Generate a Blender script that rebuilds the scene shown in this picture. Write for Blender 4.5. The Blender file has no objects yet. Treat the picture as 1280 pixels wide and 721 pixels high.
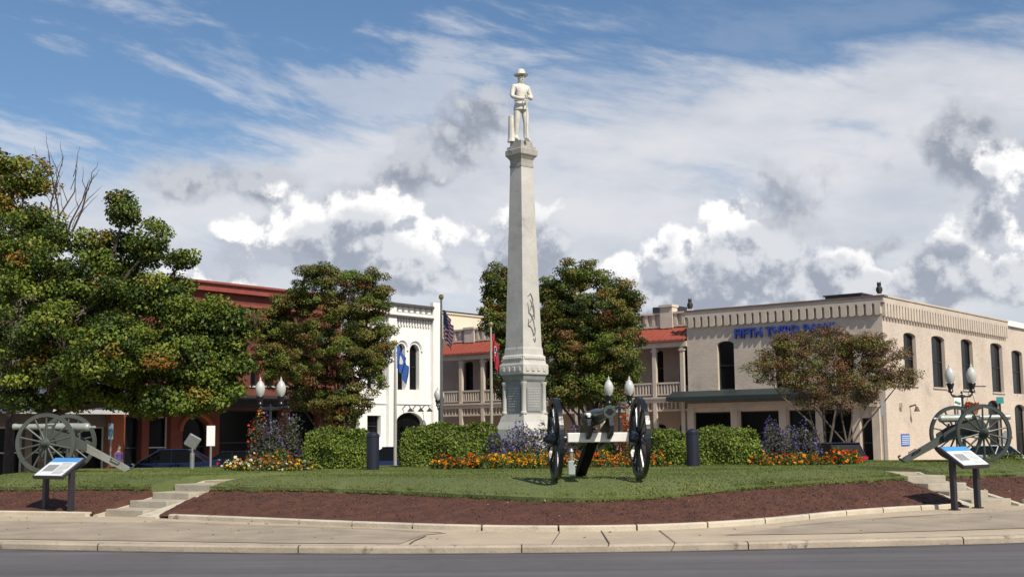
import bpy, bmesh, math, random
import numpy as np
from mathutils import Vector, Matrix, geometry
random.seed(7); rng = np.random.default_rng(7)
S = bpy.context.scene; COL = S.collection; PI = math.pi
R = math.radians
# ---------------------------------------------------------------- camera
FPX = 1550.0; PITCH = math.atan(184.5/FPX); ROLL = R(0.6)
CAM = Vector((0, 0, 1.6))
fw = Vector((0, math.cos(PITCH), math.sin(PITCH))); u0 = Vector((0, -math.sin(PITCH), math.cos(PITCH))); r0 = Vector((1, 0, 0))
up = u0*math.cos(ROLL) + r0*math.sin(ROLL); rt = r0*math.cos(ROLL) - u0*math.sin(ROLL)
cd = bpy.data.cameras.new('camera'); cam = bpy.data.objects.new('camera', cd); COL.objects.link(cam)
cam.matrix_world = Matrix(((rt.x, up.x, -fw.x, CAM.x), (rt.y, up.y, -fw.y, CAM.y), (rt.z, up.z, -fw.z, CAM.z), (0, 0, 0, 1)))
cd.sensor_width = 36; cd.lens = 36*FPX/1280; cd.clip_start = .1; cd.clip_end = 4000
S.camera = cam
def ray(px, py): return fw + rt*((px-640)/FPX) - up*((py-360.5)/FPX)
def at(px, py, D):
    d = ray(px, py); return CAM + d*(D/d.y)
def onz(px, py, z):
    d = ray(px, py); return CAM + d*((z-CAM.z)/d.z)
# ---------------------------------------------------------------- world, sun
SUN_EL = R(47); SX, SY = .56, -.83                     # horizontal direction towards the sun
SUN_ROT = math.atan2(SX, SY)
W = bpy.data.worlds.new('World'); S.world = W; W.use_nodes = True
wn = W.node_tree.nodes; wl = W.node_tree.links; wn.clear()
def N(t, **k):
    n = wn.new(t)
    for a, b in k.items(): setattr(n, a, b)
    return n
def M2(op, a, b=None, c=None, clamp=False):
    n = N('ShaderNodeMath', operation=op); n.use_clamp = clamp
    for i, v in enumerate((a, b, c)):
        if v is None: continue
        if isinstance(v, (int, float)): n.inputs[i].default_value = v
        else: wl.new(v, n.inputs[i])
    return n.outputs[0]
def V2(op, a, b=None):
    n = N('ShaderNodeVectorMath', operation=op)
    for i, v in enumerate((a, b)):
        if v is None: continue
        if isinstance(v, (tuple, list, Vector)): n.inputs[i].default_value = tuple(v)
        else: wl.new(v, n.inputs[i])
    return n.outputs['Value'] if op in ('LENGTH', 'DOT_PRODUCT') else n.outputs[0]
def sstep(v, a, b):
    n = N('ShaderNodeMapRange', interpolation_type='SMOOTHSTEP'); wl.new(v, n.inputs[0])
    n.inputs[1].default_value = a; n.inputs[2].default_value = b; return n.outputs[0]
def mixc(f, a, b):
    n = N('ShaderNodeMix', data_type='RGBA')
    if isinstance(f, (int, float)): n.inputs[0].default_value = f
    else: wl.new(f, n.inputs[0])
    for i, v in ((6, a), (7, b)):
        if isinstance(v, tuple): n.inputs[i].default_value = (*v, 1)
        else: wl.new(v, n.inputs[i])
    return n.outputs[2]
def noise(vec, scale, det=6, rough=.55, dist=0):
    n = N('ShaderNodeTexNoise'); n.inputs['Scale'].default_value = scale; n.inputs['Detail'].default_value = det
    n.inputs['Roughness'].default_value = rough; n.inputs['Distortion'].default_value = dist
    wl.new(vec, n.inputs['Vector']); return n.outputs['Fac']
SKY_STRENGTH = .1
sky = N('ShaderNodeTexSky', sky_type='NISHITA'); sky.sun_disc = False; sky.sun_elevation = SUN_EL; sky.sun_rotation = SUN_ROT
sky.air_density = 1.0; sky.dust_density = .6; sky.ozone_density = 2.2
tc = N('ShaderNodeTexCoord'); dirv = tc.outputs['Generated']
sep = N('ShaderNodeSeparateXYZ'); wl.new(dirv, sep.inputs[0])
el = sep.outputs[2]
# high veil of cirrus and altostratus
streak = V2('MULTIPLY', dirv, (1.6, 1.6, 8.5))
skew = N('ShaderNodeCombineXYZ'); wl.new(M2('ADD', el, M2('MULTIPLY', sep.outputs[0], .22)), skew.inputs[2])
wl.new(sep.outputs[0], skew.inputs[0]); wl.new(sep.outputs[1], skew.inputs[1])
streak = V2('MULTIPLY', skew.outputs[0], (2.0, 2.0, 7.5))
n1 = noise(streak, 2.3, 7, .62, .22); n2 = noise(streak, 7.5, 6, .6, .2)
xs_ = sep.outputs[0]
band = sstep(M2('ADD', M2('ADD', el, M2('MULTIPLY', sstep(xs_, -.04, -.28), .075)), M2('MULTIPLY', M2('SUBTRACT', n1, .5), .22)), .315, .25)                              # blue above, veiled below
band = M2('MULTIPLY', band, M2('SUBTRACT', 1, M2('MULTIPLY', sstep(el, .12, .02), .25)))
topstreak = M2('MULTIPLY', M2('MULTIPLY', sstep(n1, .50, .66), .60), M2('MULTIPLY', sstep(el, .16, .22), M2('SUBTRACT', 1, M2('MULTIPLY', sstep(xs_, .03, .12), .8))))
broad = noise(V2('MULTIPLY', dirv, (1, 1, 2.2)), 5.5, 7, .55)
veil = M2('MULTIPLY', sstep(M2('ADD', M2('MULTIPLY', n1, .4), M2('MULTIPLY', broad, .6)), .30, .48), band)
veil = M2('MAXIMUM', M2('MULTIPLY', veil, .93), topstreak)
veil = M2('MULTIPLY', veil, sstep(el, -.02, .03))
blue = N('ShaderNodeMix', data_type='RGBA', blend_type='MULTIPLY'); blue.inputs[0].default_value = 1
wl.new(sky.outputs[0], blue.inputs[6]); blue.inputs[7].default_value = (.78, .90, .98, 1)
vs = M2('ADD', M2('MULTIPLY', noise(V2('MULTIPLY', dirv, (1, 1, 2.6)), 9, 7, .55), .7), M2('MULTIPLY', n1, .3))
veilcol = mixc(sstep(vs, .3, .7), (5.3, 5.6, 6.25), (7.2, 7.2, 7.45))
col = mixc(veil, blue.outputs[2], veilcol)
# cumulus: each blob a direction, an angular radius, sharp lumpy edges
def dirof(px, py):
    return ray(px, py).normalized()
def vor(vec, sc):
    n = N('ShaderNodeTexVoronoi', feature='SMOOTH_F1'); n.inputs['Scale'].default_value = sc; n.inputs['Smoothness'].default_value = .35; wl.new(vec, n.inputs['Vector']); return n.outputs['Distance']
def billow(vec):
    a = noise(vec, 13, 7, .6)
    wv = V2('ADD', vec, V2('MULTIPLY', noise_c(vec, 30), (.02, .02, .02)))
    v = M2('ADD', M2('MULTIPLY', M2('SUBTRACT', .5, vor(wv, 22)), .16), M2('MULTIPLY', M2('SUBTRACT', .5, vor(wv, 55)), .07))
    return M2('ADD', a, v)
def noise_c(vec, sc):
    n = N('ShaderNodeTexNoise'); n.inputs['Scale'].default_value = sc; n.inputs['Detail'].default_value = 4; wl.new(vec, n.inputs['Vector']); return n.outputs['Color']
nz = billow(dirv); nzf = noise(dirv, 46, 5, .55)
sund = Vector((SX*.9, SY*.1, .75)).normalized()
off = V2('ADD', dirv, tuple(Vector((.006, 0, .012))))
nzo = billow(off)
relief = M2('SUBTRACT', nz, nzo)                         # lit lumps against shaded lumps
def blobmask(lst, soft, amp):
    m = None; num = None; den = None
    for (px, py, rx, ry) in lst:
        c = dirof(px, py); q = V2('MULTIPLY', V2('SUBTRACT', dirv, c), (FPX/rx, FPX/rx, FPX/ry))
        d = V2('LENGTH', q); v = M2('SUBTRACT', 1, d); sx = N('ShaderNodeSeparateXYZ'); wl.new(q, sx.inputs[0])
        w = M2('MAXIMUM', M2('ADD', v, .4), .001); hw = M2('MULTIPLY', sx.outputs[2], w)
        m = v if m is None else M2('MAXIMUM', m, v)
        num = hw if num is None else M2('ADD', num, hw); den = w if den is None else M2('ADD', den, w)
    m = M2('ADD', m, M2('MULTIPLY', M2('SUBTRACT', nz, .5), amp))
    return sstep(m, 0, soft), M2('DIVIDE', num, den)
G1, G1h = blobmask([(575, 180, 100, 62), (515, 220, 70, 48), (325, 228, 105, 34), (430, 250, 70, 40), (1102, 207, 64, 42), (1185, 198, 84, 50), (1000, 265, 62, 48), (1085, 315, 44, 28), (610, 150, 60, 40)], .8, 4.2)
g1c = mixc(sstep(M2('ADD', relief, M2('MULTIPLY', G1h, .03)), -.06, .07), (2.7, 3.0, 3.65), (5.3, 5.5, 6.0))
col = mixc(M2('MULTIPLY', G1, .9), col, g1c)
W1, W1h = blobmask([(400, 275, 64, 42), (350, 312, 84, 50), (290, 345, 90, 44), (545, 290, 90, 56), (485, 262, 44, 34), (470, 335, 90, 40), (905, 270, 40, 34), (862, 318, 56, 38), (930, 350, 90, 50), (1285, 285, 66, 66), (1225, 330, 60, 34), (790, 350, 40, 30), (560, 340, 110, 40), (1040, 345, 110, 30)], .42, 4.4)
w1c = mixc(sstep(M2('ADD', relief, M2('MULTIPLY', W1h, .035)), -.055, .045), (4.6, 4.9, 5.6), (9.7, 9.6, 9.5))
col = mixc(W1, col, w1c)
G2, G2h = blobmask([(450, 318, 84, 50), (415, 350, 80, 36), (565, 345, 90, 38), (935, 325, 90, 44), (890, 350, 70, 34), (1030, 355, 120, 34), (1200, 345, 90, 36), (1262, 345, 70, 32), (640, 340, 70, 50), (1100, 372, 140, 28), (850, 372, 100, 28), (1235, 280, 26, 50)], .55, 3.8)
g2c = mixc(sstep(M2('ADD', relief, M2('MULTIPLY', G2h, .03)), -.06, .08), (3.2, 3.55, 4.3), (6.4, 6.6, 7.0))
col = mixc(M2('MULTIPLY', G2, .95), col, g2c)
low = sstep(el, .16, .0)
bg = N('ShaderNodeBackground'); bg.inputs[1].default_value = SKY_STRENGTH
wl.new(col, bg.inputs[0]); wo = N('ShaderNodeOutputWorld'); wl.new(bg.outputs[0], wo.inputs[0])
sl = bpy.data.lights.new('sun', 'SUN'); sl.energy = 4.6; sl.angle = R(.5); sl.color = (1, .92, .79)
so = bpy.data.objects.new('sun', sl); COL.objects.link(so)
sd = Vector((SX*math.cos(SUN_EL), SY*math.cos(SUN_EL), math.sin(SUN_EL)))
so.rotation_euler = sd.to_track_quat('Z', 'Y').to_euler(); so.location = (20, -20, 40)
S.view_settings.view_transform = 'Standard'; S.view_settings.look = 'None'; S.view_settings.exposure = 0.14; S.view_settings.gamma = 1
S.view_settings.use_curve_mapping = False
S.render.engine = 'CYCLES'; S.cycles.max_bounces = 4; S.cycles.diffuse_bounces = 3; S.cycles.glossy_bounces = 2; S.cycles.transparent_max_bounces = 4
W.cycles.sampling_method = 'MANUAL'; W.cycles.sample_map_resolution = 512
# ---------------------------------------------------------------- materials
MATS = {}
def mat(name, color, rough=.7, var=.15, scale=3.0, bump=0.0, bscale=None, metal=0.0, color2=None, spec=.5, brick=None, trans=0, uv=False, wear=None, coat=0):
    if name in MATS: return MATS[name]
    m = bpy.data.materials.new(name); m.use_nodes = True; nt = m.node_tree; n = nt.nodes; l = nt.links
    b = n['Principled BSDF']; b.inputs['Roughness'].default_value = rough; b.inputs['Metallic'].default_value = metal
    b.inputs['Specular IOR Level'].default_value = spec
    if coat: b.inputs['Coat Weight'].default_value = coat; b.inputs['Coat Roughness'].default_value = .08
    t = n.new('ShaderNodeTexCoord'); vec = t.outputs['UV' if uv else 'Object']
    def mk(c, k): return (min(1, c[0]*k), min(1, c[1]*k), min(1, c[2]*k), 1)
    nz = n.new('ShaderNodeTexNoise'); nz.inputs['Scale'].default_value = scale; nz.inputs['Detail'].default_value = 8; nz.inputs['Roughness'].default_value = .6
    l.new(vec, nz.inputs['Vector'])
    cr = n.new('ShaderNodeValToRGB'); l.new(nz.outputs['Fac'], cr.inputs[0])
    cr.color_ramp.elements[0].position = .3; cr.color_ramp.elements[1].position = .7
    cr.color_ramp.elements[0].color = mk(color, 1-var); cr.color_ramp.elements[1].color = (*color2, 1) if color2 else mk(color, 1+var)
    out = cr.outputs[0]
    nf = n.new('ShaderNodeTexNoise'); nf.inputs['Scale'].default_value = scale*14; nf.inputs['Detail'].default_value = 4; l.new(vec, nf.inputs['Vector'])
    mx = n.new('ShaderNodeMix'); mx.data_type = 'RGBA'; mx.blend_type = 'MULTIPLY'; mx.inputs[0].default_value = min(1, var*1.6)
    l.new(out, mx.inputs[6]); l.new(nf.outputs['Fac'], mx.inputs[7])
    sc = n.new('ShaderNodeMix'); sc.data_type = 'RGBA'; sc.blend_type = 'MULTIPLY'; sc.inputs[0].default_value = min(1, var*1.6)
    l.new(mx.outputs[2], sc.inputs[6]); sc.inputs[7].default_value = (1.6, 1.6, 1.6, 1); out = sc.outputs[2]
    h = nf.outputs['Fac']
    if wear:
        nw = n.new('ShaderNodeTexNoise'); nw.inputs['Scale'].default_value = wear[1]; nw.inputs['Detail'].default_value = 10; nw.inputs['Roughness'].default_value = .7; l.new(vec, nw.inputs['Vector'])
        mr = n.new('ShaderNodeMapRange'); l.new(nw.outputs['Fac'], mr.inputs[0]); mr.inputs[1].default_value = wear[2]; mr.inputs[2].default_value = wear[2]+.1
        mw = n.new('ShaderNodeMix'); mw.data_type = 'RGBA'; l.new(mr.outputs[0], mw.inputs[0]); l.new(out, mw.inputs[6]); mw.inputs[7].default_value = (*wear[0], 1); out = mw.outputs[2]
    if brick:
        bt = n.new('ShaderNodeTexBrick'); l.new(vec, bt.inputs['Vector']); bt.inputs['Scale'].default_value = 1
        bt.inputs['Brick Width'].default_value = .24; bt.inputs['Row Height'].default_value = .085; bt.inputs['Mortar Size'].default_value = .008
        bt.inputs['Color1'].default_value = (1, 1, 1, 1); bt.inputs['Color2'].default_value = (.86, .86, .86, 1); bt.inputs['Mortar'].default_value = (brick, brick, brick, 1)
        mb = n.new('ShaderNodeMix'); mb.data_type = 'RGBA'; mb.blend_type = 'MULTIPLY'; mb.inputs[0].default_value = 1
        l.new(out, mb.inputs[6]); l.new(bt.outputs['Color'], mb.inputs[7]); out = mb.outputs[2]; h = bt.outputs['Color']
    l.new(out, b.inputs['Base Color'])
    if bump:
        bp = n.new('ShaderNodeBump'); bp.inputs['Strength'].default_value = bump; bp.inputs['Distance'].default_value = .02
        if bscale:
            nb = n.new('ShaderNodeTexNoise'); nb.inputs['Scale'].default_value = bscale; nb.inputs['Detail'].default_value = 6; l.new(vec, nb.inputs['Vector']); h = nb.outputs['Fac']
        l.new(h, bp.inputs['Height']); l.new(bp.outputs[0], b.inputs['Normal'])
    if trans:
        tb = n.new('ShaderNodeBsdfTranslucent'); l.new(out, tb.inputs[0]); ms = n.new('ShaderNodeMixShader'); ms.inputs[0].default_value = trans
        o = n['Material Output']; l.new(b.outputs[0], ms.inputs[1]); l.new(tb.outputs[0], ms.inputs[2]); l.new(ms.outputs[0], o.inputs[0])
    MATS[name] = m; return m
def leafm(name, c, v=.35): return mat(name, c, .55, v, 1.3, trans=.22, spec=.25)
asphalt = mat('asphalt', (.100, .092, .094), .85, .12, .35, .4, 90, color2=(.125, .115, .116), wear=((.078, .072, .074), .8, .60))
concrete = mat('pavement_concrete', (.43, .345, .245), .85, .16, .7, .3, 40, wear=((.26, .21, .17), 1.1, .60))
aggregate = mat('exposed_aggregate', (.31, .25, .185), .9, .16, 1.4, .6, 60, color2=(.40, .325, .24))
roadkerb = mat('road_kerb_concrete', (.37, .31, .235), .85, .18, 1.6, .4, 30, wear=((.13, .11, .085), 2.3, .57))
kerbmat = mat('kerb_concrete', (.50, .44, .34), .85, .16, 1.6, .4, 30, wear=((.17, .14, .11), 2.3, .61))
stepmat = mat('step_stone', (.36, .32, .25), .9, .18, 3, .5, 25)
mulchm = mat('dark_bark_mulch', (.085, .032, .018), .95, .35, 3, 1.0, 45, color2=(.115, .043, .024))
soil = mat('soil', (.06, .035, .025), .95, .3, 8, .8, 30)
lawnm = mat('lawn_turf', (.125, .155, .038), .9, .30, .55, .7, 40, color2=(.11, .135, .04))
grassm = [mat('grass_blade', (.150, .185, .044), .7, .3, 1.0, trans=.2, spec=.2), mat('grass_blade_dry', (.20, .21, .07), .7, .3, 1.0, trans=.2, spec=.2), mat('grass_blade_dark', (.105, .142, .034), .7, .3, 1.0, trans=.2, spec=.2)]
marble = mat('weathered_marble', (.50, .48, .435), .65, .14, 1.8, .25, 30, wear=((.33, .31, .28), 2.2, .58))
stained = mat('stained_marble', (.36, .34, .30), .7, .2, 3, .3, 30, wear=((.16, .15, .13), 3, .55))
marble2 = mat('statue_marble', (.60, .575, .51), .6, .16, 5, .25, 40, wear=((.36, .31, .24), 6, .62))
greystone = mat('grey_inscribed_stone', (.24, .24, .235), .6, .12, 4, .2, 40)
engr = mat('engraved_letters', (.42, .41, .39), .8, .1)
carvem = mat('bronze_carving', (.17, .16, .145), .6, .2)
beige = mat('painted_beige_brick', (.62, .52, .42), .85, .10, .45, .30, None, brick=.82, uv=True, wear=((.47, .385, .31), .35, .56))
beigetrim = mat('beige_trim', (.54, .46, .375), .8, .12, 1.2, .2, 20)
pinkbrick = mat('pale_pink_plaster', (.40, .31, .25), .85, .12, .7, .2, 20)
white = mat('white_plaster', (.80, .79, .75), .8, .06, .8, .1, 20, wear=((.66, .64, .58), .9, .66))
cream = mat('cream_plaster', (.70, .62, .48), .85, .08, .8, .1, 20)
redbrick = mat('red_brick', (.17, .045, .030), .85, .22, .8, .5, None, brick=.72, uv=True)
redtrim = mat('dark_red_trim', (.20, .05, .035), .8, .2, 1.5, .2, 20)
orangebrick = mat('orange_brick', (.40, .12, .05), .85, .2, .8, .5, None, brick=.75, uv=True)
redmetal = mat('red_painted_metal_roof', (.31, .072, .045), .55, .12, 1.2, .1, 10)
greenmetal = mat('dark_green_canopy_metal', (.022, .034, .034), .5, .15, 2)
glass = mat('dark_window_glass', (.006, .007, .008), .12, .1, 1, spec=.12)
interior = mat('dark_interior', (.015, .012, .010), .9, .2)
darkframe = mat('dark_window_frame', (.018, .018, .02), .5, .1)
whiteframe = mat('grey_white_frame', (.45, .45, .43), .6, .1)
navycloth = mat('navy_awning_cloth', (.055, .065, .10), .9, .2, 2)
blackmetal = mat('black_painted_metal', (.012, .013, .016), .35, .15, 6, spec=.6)
navymetal = mat('navy_black_paint', (.008, .010, .024), .45, .15, 4, spec=.6)
olive = mat('olive_carriage_paint', (.070, .078, .068), .5, .2, 3, .1, 20)
greenblack = mat('black_green_carriage_paint', (.007, .010, .016), .30, .2, 4, .15, 20, spec=.6, wear=((.06, .055, .05), 9, .66))
paleolive = mat('pale_olive_paint', (.24, .24, .215), .5, .2, 3)
palepaint_glare = mat('weathered_white_and_sun_glare', (.70, .69, .65), .55, .1, 5, .1, 30, wear=((.38, .34, .28), 7, .62))  # sun glare on front cannon axle and caps painted pale; plain white on owl blocks
bronze = mat('verdigris_barrel', (.055, .072, .064), .38, .22, 5, .1, 30, metal=.35)
bronze2 = mat('pale_barrel', (.36, .38, .34), .42, .16, 5, .1, 30, metal=.3)
bore = mat('black_bore', (.004, .004, .004), .9, 0)
bark = mat('tree_bark', (.07, .05, .036), .95, .3, 5, .8, 14)
greybark = mat('pale_bark', (.11, .085, .065), .9, .25, 5, .6, 14)
globe = mat('white_lamp_glass', (.66, .66, .63), .25, .04, 4, spec=.6, trans=.3)
galv = mat('galvanised_steel', (.33, .33, .33), .45, .12, 5, metal=.6)
polem = mat('aluminium_flagpole', (.42, .38, .32), .4, .1, 4, metal=.3)
gold = mat('gilt_ball', (.6, .45, .18), .3, .1, metal=.9)
flagred = mat('flag_red', (.48, .03, .04), .8, .12, trans=.25); flagwhite = mat('flag_white', (.75, .75, .75), .8, .08, trans=.25)
flagnavy = mat('flag_navy', (.02, .03, .12), .8, .12, trans=.2); flagblue = mat('flag_blue', (.05, .13, .42), .8, .12, trans=.25)
signblue = mat('sign_letter_blue', (.018, .045, .27), .5, .05)
panelwhite = mat('sign_panel_white', (.74, .76, .74), .4, .05, 6); panelblue = mat('sign_panel_blue', (.08, .30, .65), .4, .06, 6)
panelgrey = mat('sign_print_grey', (.28, .28, .28), .5, .2, 30); signframe = mat('sign_frame_brown', (.022, .018, .024), .5, .2, 6)
carblue = mat('dark_blue_car_paint', (.006, .012, .040), .25, .05, coat=.8); carblack = mat('black_car_paint', (.008, .009, .012), .25, .05, coat=.8)
carwhite = mat('white_car_paint', (.6, .6, .6), .25, .05, coat=.8); rubber = mat('tyre_rubber', (.012, .012, .012), .8, .1); alloy = mat('alloy_rim', (.4, .4, .4), .3, .1, metal=.8)
taillight = mat('red_lamp_plastic', (.5, .01, .015), .2, .05); headlight = mat('clear_lamp_plastic', (.6, .6, .6), .1, .05)
skin = mat('skin', (.35, .2, .14), .6, .08); purplecloth = mat('purple_shirt', (.10, .06, .18), .9, .12, 5); denim = mat('dark_trousers', (.02, .025, .05), .9, .12, 5); hairm = mat('dark_hair', (.03, .02, .015), .6, .2, 10)
owlm = mat('dark_owl_plastic', (.025, .022, .02), .7, .3, 12)
terr = mat('terracotta', (.3, .12, .06), .8)
# ---------------------------------------------------------------- helpers
def link(name, me, parent=None, mats=()):
    o = bpy.data.objects.new(name, me); COL.objects.link(o)
    for m in mats: me.materials.append(m)
    if parent is not None: o.parent = parent
    return o
def obj(name, bm, m, parent=None, smooth=False, org=None):
    me = bpy.data.meshes.new(name)
    if org is not None: bmesh.ops.translate(bm, verts=bm.verts, vec=-Vector(org))
    bm.to_mesh(me); bm.free()
    if smooth:
        me.polygons.foreach_set('use_smooth', [True]*len(me.polygons))
        try: me.set_sharp_from_angle(angle=R(38))
        except Exception: pass
    return link(name, me, parent, m if isinstance(m, (list, tuple)) else [m])
def tag(o, label=None, cat=None, group=None, kind=None):
    if label: o['label'] = label
    if cat: o['category'] = cat
    if group: o['group'] = group
    if kind: o['kind'] = kind
    return o
def thing(name, label, cat, loc=(0, 0, 0), rz=0, group=None):
    o = bpy.data.objects.new(name, None); COL.objects.link(o); o.location = loc; o.rotation_euler.z = rz; o.empty_display_size = .3
    return tag(o, label, cat, group)
def dup(root, loc, rz=0, label=None, group=None, scale=None):
    r = root.copy(); COL.objects.link(r); r.location = loc; r.rotation_euler.z = rz
    if scale: r.scale = (scale,)*3
    if label: r['label'] = label
    if group: r['group'] = group
    for ch in list(root.children):
        c = ch.copy(); COL.objects.link(c); c.parent = r
        for g in list(ch.children):
            d = g.copy(); COL.objects.link(d); d.parent = c
    return r
def bx(bm, c, s, rot=None, bevel=0):
    g = bmesh.ops.create_cube(bm, size=1)['verts']
    m = Matrix.Translation(c) @ (rot.to_4x4() if rot else Matrix()) @ Matrix.Diagonal((*s, 1))
    bmesh.ops.transform(bm, matrix=m, verts=g)
    if bevel:
        e = list({e for v in g for e in v.link_edges}); bmesh.ops.bevel(bm, geom=e, offset=bevel, segments=1, affect='EDGES')
def box(c, s, rot=None, bevel=0):
    b = bmesh.new(); bx(b, c, s, rot, bevel); return b
def frame(d):
    d = Vector(d).normalized(); a = Vector((0, 0, 1)) if abs(d.z) < .9 else Vector((1, 0, 0))
    x = a.cross(d).normalized(); return x, d.cross(x)
def tube(bm, pts, rad, seg=8, cap=True):
    pts = [Vector(p) for p in pts]
    if isinstance(rad, (int, float)): rad = [rad]*len(pts)
    rings = []; x = None
    for i, p in enumerate(pts):
        d = pts[min(i+1, len(pts)-1)] - pts[max(i-1, 0)]
        if d.length < 1e-9: d = Vector((0, 0, 1))
        d.normalize()
        if x is None: x, y = frame(d)
        else:
            x = (x - d*x.dot(d)); x = x.normalized() if x.length > 1e-6 else frame(d)[0]; y = d.cross(x)
        rings.append([bm.verts.new(p + (x*math.cos(2*PI*k/seg) + y*math.sin(2*PI*k/seg))*rad[i]) for k in range(seg)])
    for a, b in zip(rings, rings[1:]):
        for k in range(seg): bm.faces.new((a[k], a[(k+1) % seg], b[(k+1) % seg], b[k]))
    if cap:
        bm.faces.new(rings[0][::-1]); bm.faces.new(rings[-1])
def lathe(bm, prof, seg=24, org=(0, 0, 0), ax=(0, 0, 1)):
    org = Vector(org); ax = Vector(ax).normalized(); tube(bm, [org+ax*z for r, z in prof], [max(r, .0005) for r, z in prof], seg)
def torus(bm, c, Rr, r, ax, seg=40, s2=8, flat=1.0):
    ax = Vector(ax).normalized(); x, y = frame(ax); c = Vector(c); rings = []
    for i in range(seg):
        a = 2*PI*i/seg; e = x*math.cos(a)+y*math.sin(a)
        if flat == 'box': offs = ((-r[0], -r[1]), (r[0], -r[1]), (r[0], r[1]), (-r[0], r[1]))
        else: offs = [(r*math.cos(2*PI*k/s2), r*math.sin(2*PI*k/s2)) for k in range(s2)]
        rings.append([bm.verts.new(c+e*(Rr+p)+ax*q) for p, q in offs])
    for i in range(seg):
        a = rings[i]; b = rings[(i+1) % seg]; n = len(a)
        for k in range(n): bm.faces.new((a[k], a[(k+1) % n], b[(k+1) % n], b[k]))
def prism(bm, pts, vec):
    vec = Vector(vec); a = [bm.verts.new(p) for p in pts]; b = [bm.verts.new(Vector(p)+vec) for p in pts]
    bm.faces.new(a); bm.faces.new(b[::-1]); n = len(a)
    for i in range(n): bm.faces.new((a[i], b[i], b[(i+1) % n], a[(i+1) % n]))
def fixn(bm): bmesh.ops.recalc_face_normals(bm, faces=bm.faces); return bm
def text_bm(body, size, ext, mtx):
    cu = bpy.data.curves.new('lettering', 'FONT'); cu.body = body; cu.size = size; cu.extrude = ext; cu.align_x = 'LEFT'; cu.offset = .012*size*2; cu.resolution_u = 3
    o = bpy.data.objects.new('lettering', cu); COL.objects.link(o); dg = bpy.context.evaluated_depsgraph_get(); dg.update()
    me = bpy.data.meshes.new_from_object(o.evaluated_get(dg)); bm = bmesh.new(); bm.from_mesh(me); bmesh.ops.transform(bm, matrix=mtx, verts=bm.verts)
    bpy.data.objects.remove(o); bpy.data.curves.remove(cu); bpy.data.meshes.remove(me); return bm
def arrmesh(name, V, F, midx, mats, parent=None):
    me = bpy.data.meshes.new(name); k = F.shape[1]
    me.vertices.add(len(V)); me.vertices.foreach_set('co', V.astype(np.float32).ravel())
    me.loops.add(F.size); me.loops.foreach_set('vertex_index', F.astype(np.int32).ravel())
    me.polygons.add(len(F)); me.polygons.foreach_set('loop_start', np.arange(0, F.size, k, dtype=np.int32))
    o = link(name, me, parent, mats)
    me.polygons.foreach_set('material_index', midx.astype(np.int32)); me.update(calc_edges=True); me.validate(); return o
def leaves(P, Nrm, size, aspect=.6, jitter=.8):
    """diamond leaves at points P, roughly facing Nrm"""
    n = len(P); nn = Nrm + rng.normal(0, jitter, (n, 3)); nn /= np.linalg.norm(nn, axis=1)[:, None]+1e-9
    t = rng.normal(0, 1, (n, 3)); t -= nn*(t*nn).sum(1)[:, None]; t /= np.linalg.norm(t, axis=1)[:, None]+1e-9
    b = np.cross(nn, t); s = (size*rng.uniform(.6, 1.35, n))[:, None]
    bend = nn*s*.18
    V = np.stack([P-t*s*.5-bend, P+b*s*aspect*.5, P+t*s*.5-bend, P-b*s*aspect*.5], 1).reshape(-1, 3)
    return V, np.arange(4*n).reshape(n, 4)
def loft_ring(rows, closed=True):
    bm = bmesh.new(); R_ = [[bm.verts.new(p) for p in r] for r in rows]
    n = len(R_[0])
    for a, b in zip(R_, R_[1:]):
        for k in range(n if closed else n-1): bm.faces.new((a[k], a[(k+1) % n], b[(k+1) % n], b[k]))
    return bm
# ---------------------------------------------------------------- terrain
C0 = Vector((.4, 38.0))
def gz(y): 
    t = min(1, max(0, (y-44)/14)); return -.45*t*t*(3-2*t)
NT = 1080
ROADZ = .05
def polar(pts, far):
    """pts: list of (px,py,z): radius & z about C0 as periodic functions of angle"""
    L = []
    for px, py, z in pts:
        p = onz(px, py, z); d = Vector((p.x, p.y))-C0; L.append((math.atan2(d.y, d.x) % (2*PI), d.length, z))
    L.sort(); a0 = L[0][0]; a1 = L[-1][0]
    for k in range(1, 12):
        L.append((a1+(a0+2*PI-a1)*k/12, far[0], far[1]))
    L.append((a0+2*PI, L[0][1], L[0][2])); L.insert(0, (L[-2][0]-2*PI, L[-2][1], L[-2][2]))
    A = np.array(L); th = np.linspace(0, 2*PI, NT, endpoint=False)
    th2 = np.where(th < A[0, 0], th+2*PI, th); r = np.interp(th2, A[:, 0], A[:, 1]); z = np.interp(th2, A[:, 0], A[:, 2])
    k = np.array([1, 2, 3, 4, 3, 2, 1.]); k /= k.sum()
    sm = lambda q: np.convolve(np.concatenate([q[-3:], q, q[:3]]), k, 'valid')
    for _ in range(22): r = sm(r); z = sm(z)
    return r, z
TH = np.linspace(0, 2*PI, NT, endpoint=False)
roadk = polar([(-60, 684.5, ROADZ), (0, 685, ROADZ), (250, 689.5, ROADZ), (500, 691.5, ROADZ), (640, 690.5, ROADZ), (860, 688, ROADZ), (1060, 683, ROADZ), (1280, 678, ROADZ), (1340, 676, ROADZ)], (20.5, 0))[0]
bedk = polar([(-60, 643, .15), (20, 643.5, .15), (100, 645, .15), (200, 647.5, .15), (300, 651.5, .15), (400, 656, .15), (500, 660, .15), (600, 663.5, .15), (740, 664.5, .15), (840, 662, .15), (940, 656, .15), (1040, 645, .15), (1100, 640, .15), (1180, 635.5, .15), (1280, 629.5, .15), (1340, 627, .15)], (16.3, .15))[0]
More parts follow.
